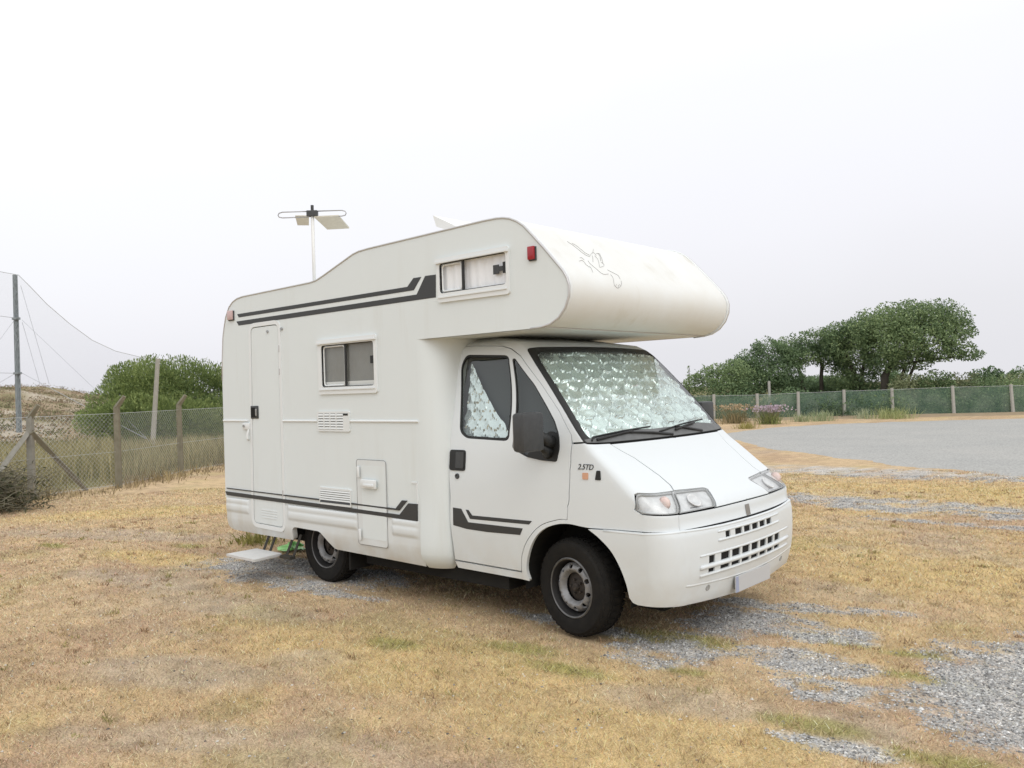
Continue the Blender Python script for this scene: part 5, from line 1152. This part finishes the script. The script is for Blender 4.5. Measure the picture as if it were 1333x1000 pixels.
# dark dead brushwood in the corner
bb = at(-14, 640, 15.9); bb[2] = 0; mb = MB(); r_ = random.Random(4)
for k in range(900):
    cx, cy = r_.gauss(0, .36), r_.gauss(0, .34); h = max(.05, .72-.28*abs(cx)/.6)*r_.random(); a = r_.uniform(0, 6.28); l = r_.uniform(.15, .45); e = r_.uniform(-.1, .6)
    mb.tube([(cx, cy, h), (cx+math.cos(a)*l*.5, cy+math.sin(a)*l*.5, h+e*l*.5+.02), (cx+math.cos(a)*l, cy+math.sin(a)*l, h+e*l)], [.007, .005, .003], 3, cap=False)
o = empty('brushwood', tuple(bb), label='heap of dark dead brushwood behind the fence at the left edge', cat='brushwood'); obj('twigs', mb, mat('dead_twigs', (.10, .092, .062), .9, noise=(3, .8, (.20, .18, .12))), o)
pos = np.stack([rng.normal(0, .34, 1500), rng.normal(0, .32, 1500), np.abs(rng.normal(.2, .2, 1500))], 1); a, b, cc = leaves(pos, np.full(1500, .09), np.array([.055, .060, .028])*rng.uniform(.5, 1.7, (1500, 1)), .2, .3); me = mesh_np('needles', a, b, 3); set_col(me, cc); me.materials.append(M['leaf']); obj('needles', me, None, o)

# ================================================================ RIGHT: netted fence, plants, trees
fr = np.array([[-16.6, 27.6], [-14.94, 28.95], [-13.26, 29.95], [-11.83, 31.05], [-10.19, 32.2], [-8.45, 33.3], [-6.25, 34.4], [-4.2, 35.5], [-2.1, 36.6], [0, 37.7], [2.2, 38.8]])
rf = empty('netted_fence', (-10.19, 32.2, 0), label='green netted fence on pale posts along the far edge of the car park', cat='fence'); base = np.array([-10.19, 32.2]); pale = mat('pale_post', (.40, .39, .355), .85, noise=(8, .5, (.30, .29, .26)))
hts = [1.2, 1.17, 1.15, 1.18, 1.21, 1.22, 1.25, 1.24, 1.24, 1.24, 1.24]
for i, p in enumerate(fr):
    x, y = loc(p); l = [.0, .05, 0, .02, .01, -.02, -.03, -.06, 0, 0, 0][i]; mb = MB(); mb.tube([(x, y, -.1), (x+l, y, hts[i]+.05)], [.078, .068], 6); post = obj('post', mb, pale, rf)
gm = glass_mat('green_netting', (1, 1, 1)); N, L = gm.node_tree.nodes, gm.node_tree.links
for n_ in list(N): N.remove(n_)
oo = N.new('ShaderNodeOutputMaterial'); tr = N.new('ShaderNodeBsdfTransparent'); df = N.new('ShaderNodeBsdfDiffuse'); mx = N.new('ShaderNodeMixShader'); tcn = N.new('ShaderNodeTexCoord'); nz = N.new('ShaderNodeTexNoise'); nz.inputs['Scale'].default_value = 1.6; nz.inputs['Detail'].default_value = 4; L.new(tcn.outputs['Object'], nz.inputs['Vector'])
cr = N.new('ShaderNodeValToRGB'); cr.color_ramp.elements[0].color = (.115, .185, .145, 1); cr.color_ramp.elements[1].color = (.24, .305, .25, 1); cr.color_ramp.elements[0].position = .35; cr.color_ramp.elements[1].position = .7; L.new(nz.outputs['Fac'], cr.inputs[0]); L.new(cr.outputs[0], df.inputs[0]); mx.inputs[0].default_value = .50
L.new(tr.outputs[0], mx.inputs[1]); L.new(df.outputs[0], mx.inputs[2]); L.new(mx.outputs[0], oo.inputs[0])
for i in range(len(fr)-1):
    a, b = loc(fr[i]), loc(fr[i+1]); mb = MB(); n = 8; vs = []
    for k in range(n+1):
        f = k/n; x, y = a[0]+(b[0]-a[0])*f, a[1]+(b[1]-a[1])*f; h = (hts[i]*(1-f)+hts[i+1]*f)-.05*math.sin(math.pi*f); vs += [(x, y+.09+.03*math.sin(f*9), .04), (x, y+.09, h)]
    mb.add(vs, [(2*k, 2*k+2, 2*k+3, 2*k+1) for k in range(n)]); obj('netting', mb, gm, rf, smooth=True)
mb = MB(); mb.tube([(*loc(p), h-.02) for p, h in zip(fr, hts)], .006, 4); obj('top_wire', mb, wire_m, rf)
mb = MB(); p = at(1002.5, 540, 40.5); mb.tube([(0, 0, 0), (0, 0, 1.75)], .06, 6); o = obj('marker_post', mb, pale, None, label='pale post standing just behind the netted fence left of the trees', cat='post'); o.location = (p[0], p[1], 0)
# low kerb of earth under the fence
V_ = []; n = len(fr)
mb = MB(); vs = []
for p in fr: vs += [(p[0]+.6, p[1]-1.0, -.01), (p[0]+.1, p[1]-.2, .10), (p[0]-.3, p[1]+.6, .0)]
mb.add(vs, [(3*i+j, 3*i+3+j, 3*i+4+j, 3*i+1+j) for i in range(n-1) for j in range(2)]); obj('earth_bank', mb, mat('bare_earth', (.34, .265, .18), .95, spec=.05, noise=(3, .7, (.24, .19, .125)), bump=(25, .6)), None, smooth=True, kind='structure')

# plants in front of the fence
def plant(name, label, cat, px, py, spread, height, n, cols, leaf=.30, flowers=None, D=None, group=None):
    g = on_ground(px, py) if D is None else at(px, 500, D); g[2] = 0; t = empty(name, tuple(g), label=label, cat=cat, group=group)
    a = rng.uniform(0, 2*np.pi, n); la = np.abs(rng.normal(0, .55, n)); ln = rng.uniform(.5, 1, n)*height; x = rng.normal(0, spread*.35, n); y = rng.normal(0, spread*.35, n)
    t_ = rng.random((n, 1)); c = np.array(cols[0])+(np.array(cols[1])-np.array(cols[0]))*t_
    blades('foliage', x, y, np.full(n, 30.0), ln, (.05, .85), c, wmin=.018, px=.0, z=np.zeros(n), parent=t)
    if flowers:
        k = flowers[1]; pos = np.stack([rng.normal(0, spread*.5, k), rng.normal(0, spread*.4, k), height*rng.uniform(.75, 1.15, k)], 1); aa, bb_, cc = leaves(pos, np.full(k, flowers[2]), np.array(flowers[0])*rng.uniform(.7, 1.2, (k, 1)), .3, .8)
        me = mesh_np('flowers', aa, bb_, 3); set_col(me, cc); me.materials.append(M['leaf']); obj('flowers', me, None, t, kind='stuff')
        mb = MB()
        for q in pos[::3]: mb.tube([(q[0]*.3, q[1]*.3, 0), tuple(q)], .007, 3, cap=False)
        obj('stems', mb, M['stem'], t)
    return t
M['stem'] = mat('plant_stem', (.20, .20, .11), .8)
plant('dried_plant', 'dry brown flowering plant by the first netted fence post', 'plant', 958, 551, 1.0, .70, 240, ((.20, .17, .08), (.42, .33, .19)), flowers=((.46, .35, .22), 220, .10))
plant('lilac_plant', 'tall plant with pale lilac flower heads by the netted fence', 'plant', 1002, 552, .7, .66, 240, ((.14, .20, .06), (.36, .38, .15)), flowers=((.50, .40, .47), 300, .09))
plant('yellow_weed', 'small yellow green weed on the verge before the dry plant', 'plant', 971, 558, .5, .34, 140, ((.24, .22, .07), (.40, .36, .13)))
plant('grass_clump', 'pale grass clump by the third fence post from the left', 'grass clump', 1044, 549, .6, .52, 140, ((.24, .29, .15), (.50, .52, .34)))
plant('grass_clump', 'spiky grass clump between two posts left of the tall trees', 'grass clump', 1071, 548, .7, .66, 170, ((.22, .28, .15), (.48, .52, .33)))
plant('grass_clump', 'thin pale grass clump in front of the netting under the trees', 'grass clump', 1126, 545, .55, .62, 110, ((.26, .32, .19), (.54, .57, .40)))
plant('grass_clump', 'widest grass clump beside the post below the big tree', 'grass clump', 1160, 545, 1.1, .68, 280, ((.20, .26, .10), (.48, .50, .25)))
plant('weed', 'green weed growing beside the entry step', 'plant', 335, 706, .42, .17, 130, ((.17, .18, .05), (.40, .36, .13)))

# wind-swept trees behind the fence
TG = 'wind-swept trees behind the netted fence'
tree('windswept_tree', 'tallest wind-swept tree with a bare branch reaching to the right', 'tree', (1152, 508), 44.0, [(1150, 425, 42, 22, 0), (1185, 415, 42, 22, .3), (1218, 413, 36, 20, 0), (1240, 430, 24, 18, .3), (1205, 438, 40, 20, -.6), (1165, 448, 40, 20, -.5), (1245, 452, 20, 8, .2), (1262, 462, 16, 7, .2), (1225, 462, 22, 8, -.2), (1180, 468, 32, 14, .4), (1150, 470, 24, 14, -.2)], dens=3000, leaf=.125, pal='mid', group=TG,
     trunks=[[(1150, 512, 0, .22), (1152, 490, 0, .18), (1162, 470, .1, .14), (1180, 448, .2, .09), (1195, 430, .2, .05)], [(1155, 486, 0, .10), (1180, 473, .2, .08), (1215, 468, .3, .06), (1250, 464, .3, .035), (1272, 461, .3, .015)], [(1160, 474, 0, .09), (1200, 455, .1, .06), (1238, 440, .2, .03)]], ragged=.30)
tree('windswept_tree', 'wind-swept tree with a dark trunk standing left of the tallest one', 'tree', (1112, 508), 45.0, [(1100, 437, 34, 18, 0), (1128, 430, 30, 18, .3), (1112, 455, 36, 18, -.4), (1085, 452, 26, 16, .2), (1135, 456, 26, 18, -.3), (1110, 478, 26, 14, .5), (1098, 496, 22, 14, 0), (1122, 496, 24, 14, .3), (1092, 470, 24, 16, .5), (1132, 480, 24, 16, .5), (1108, 440, 30, 14, .6)], dens=3000, leaf=.12, pal='mid', group=TG, trunks=[[(1113, 512, 0, .18), (1113, 490, 0, .15), (1106, 470, 0, .1), (1098, 450, 0, .05)], [(1114, 488, 0, .10), (1125, 470, .1, .07), (1130, 450, .1, .04)]], ragged=.30)
tree('windswept_tree', 'slender tree with two thin leaning trunks seen against the sky', 'tree', (1058, 508), 45.5, [(1060, 443, 34, 15, 0), (1030, 452, 26, 14, .3), (1078, 455, 24, 14, 0), (1045, 466, 28, 12, -.4), (1072, 470, 20, 8, .2), (1022, 478, 22, 14, .3), (1058, 456, 30, 12, .5), (1088, 466, 18, 12, .5)], dens=2300, leaf=.12, pal='mid', group=TG, trunks=[[(1051, 512, 0, .13), (1044, 496, 0, .10), (1040, 480, 0, .085), (1048, 462, 0, .05)], [(1070, 512, 0, .13), (1069, 492, 0, .10), (1070, 476, .1, .085), (1064, 458, .1, .05)], [(1041, 484, 0, .05), (1030, 470, 0, .03), (1024, 458, 0, .02)], [(1070, 480, 0, .05), (1082, 468, 0, .03), (1090, 458, 0, .02)]], ragged=.30)
tree('windswept_tree', 'bushy lower tree sloping down towards the motorhome', 'tree', (1005, 508), 44.5, [(1005, 462, 28, 18, 0), (982, 474, 28, 20, .2), (1012, 484, 30, 22, -.3), (985, 498, 34, 20, 0), (1022, 500, 28, 18, .2), (1000, 452, 22, 13, .4), (965, 482, 26, 18, .3), (1020, 466, 24, 16, .2), (1032, 460, 26, 16, .5)], dens=3400, leaf=.115, pal='dark', group=TG, trunks=[[(1005, 512, 0, .13), (1003, 485, 0, .09), (1000, 460, 0, .04)]], ragged=.3)
tree('leafy_bush', 'light green leafy bush next to the motorhome windscreen', 'bush', (935, 512), 43.0, [(930, 492, 26, 18, 0), (955, 488, 26, 20, .3), (910, 500, 18, 16, 0), (945, 508, 36, 16, -.3), (968, 500, 26, 18, .2), (890, 510, 20, 14, .4)], dens=3400, leaf=.115, pal='mid', ragged=.3)
tree('conifer_sapling', 'thin upright sapling rising just behind the windscreen', 'tree', (897, 510), 42.0, [(897, 490, 4, 9, 0), (897, 500, 6, 10, 0), (897, 481, 2.5, 6, 0)], dens=2600, leaf=.10, pal='mid', trunks=[[(897, 512, 0, .03), (897, 490, 0, .02), (897, 476, 0, .015)]])
# undergrowth seen between the trunks and along the fence, each shrub its own
UG = 'undergrowth shrubs behind the netted fence'
for i, (px, py, rx, rz, D, pal_, lb) in enumerate(((1045, 508, 26, 12, 47, 'dark', 'dark low shrub between the two thin leaning trunks'), (1085, 505, 24, 14, 47, 'dark', 'dark low shrub right of the thin leaning trunks'), (1030, 522, 40, 16, 41, 'dark', 'dark shrub behind the netting left of the thin trunks'), (1130, 512, 40, 16, 46, 'dark', 'dark shrub at the foot of the big trees'), (960, 528, 40, 16, 41.5, 'dark', 'shrub behind the netting near the first posts'), (1090, 524, 44, 16, 41, 'dark', 'shrub behind the netting under the slender tree'),
        (1150, 525, 36, 16, 41.5, 'mid', 'shrub behind the netting beside the widest grass clump'), (1182, 502, 22, 16, 43, 'pale', 'pale scrubby shrub right of the big trunk'), (1215, 500, 24, 16, 43.5, 'mid', 'olive shrub under the long bare branch'), (1248, 508, 28, 20, 44.6, 'pale', 'pale bushy shrub behind the netting below the branch tip'), (1285, 492, 20, 12, 50, 'dark', 'dark rounded shrub on the skyline right of the trees'), (1292, 512, 34, 20, 44.6, 'mid', 'green shrub behind the netting near the right edge'), (1325, 505, 26, 16, 45.6, 'pale', 'yellowish shrub at the right edge above the netting'), (1330, 490, 18, 10, 56, 'dark', 'distant dark shrub on the skyline at the right edge'), (1345, 515, 36, 20, 44.1, 'mid', 'shrub cut by the right edge behind the netting'), (1200, 522, 44, 17, 43.8, 'mid', 'broad shrub behind the netting right of the widest grass clump'), (1245, 528, 40, 14, 44.1, 'mid', 'low shrub behind the netting by the sixth post'), (905, 528, 34, 14, 41.5, 'dark', 'low shrub behind the netting next to the wing mirror'), (1165, 488, 16, 8, 60, 'dark', 'far grey green shrub seen beside the big trunk'), (1060, 497, 46, 8, 70, 'dark', 'far hedge seen low between the thin trunks'))):
    tree('shrub', lb, 'shrub', (px, py), D, [(px, py, rx, rz, 0), (px-rx*.5, py+rz*.4, rx*.6, rz*.8, -.4), (px+rx*.5, py+rz*.35, rx*.6, rz*.8, .3), (px, py+rz*1.1, rx*.95, rz*.8, -.2)], dens=2400, leaf=.115 if D < 50 else .16, pal=pal_, ragged=.32, seed=i+3)
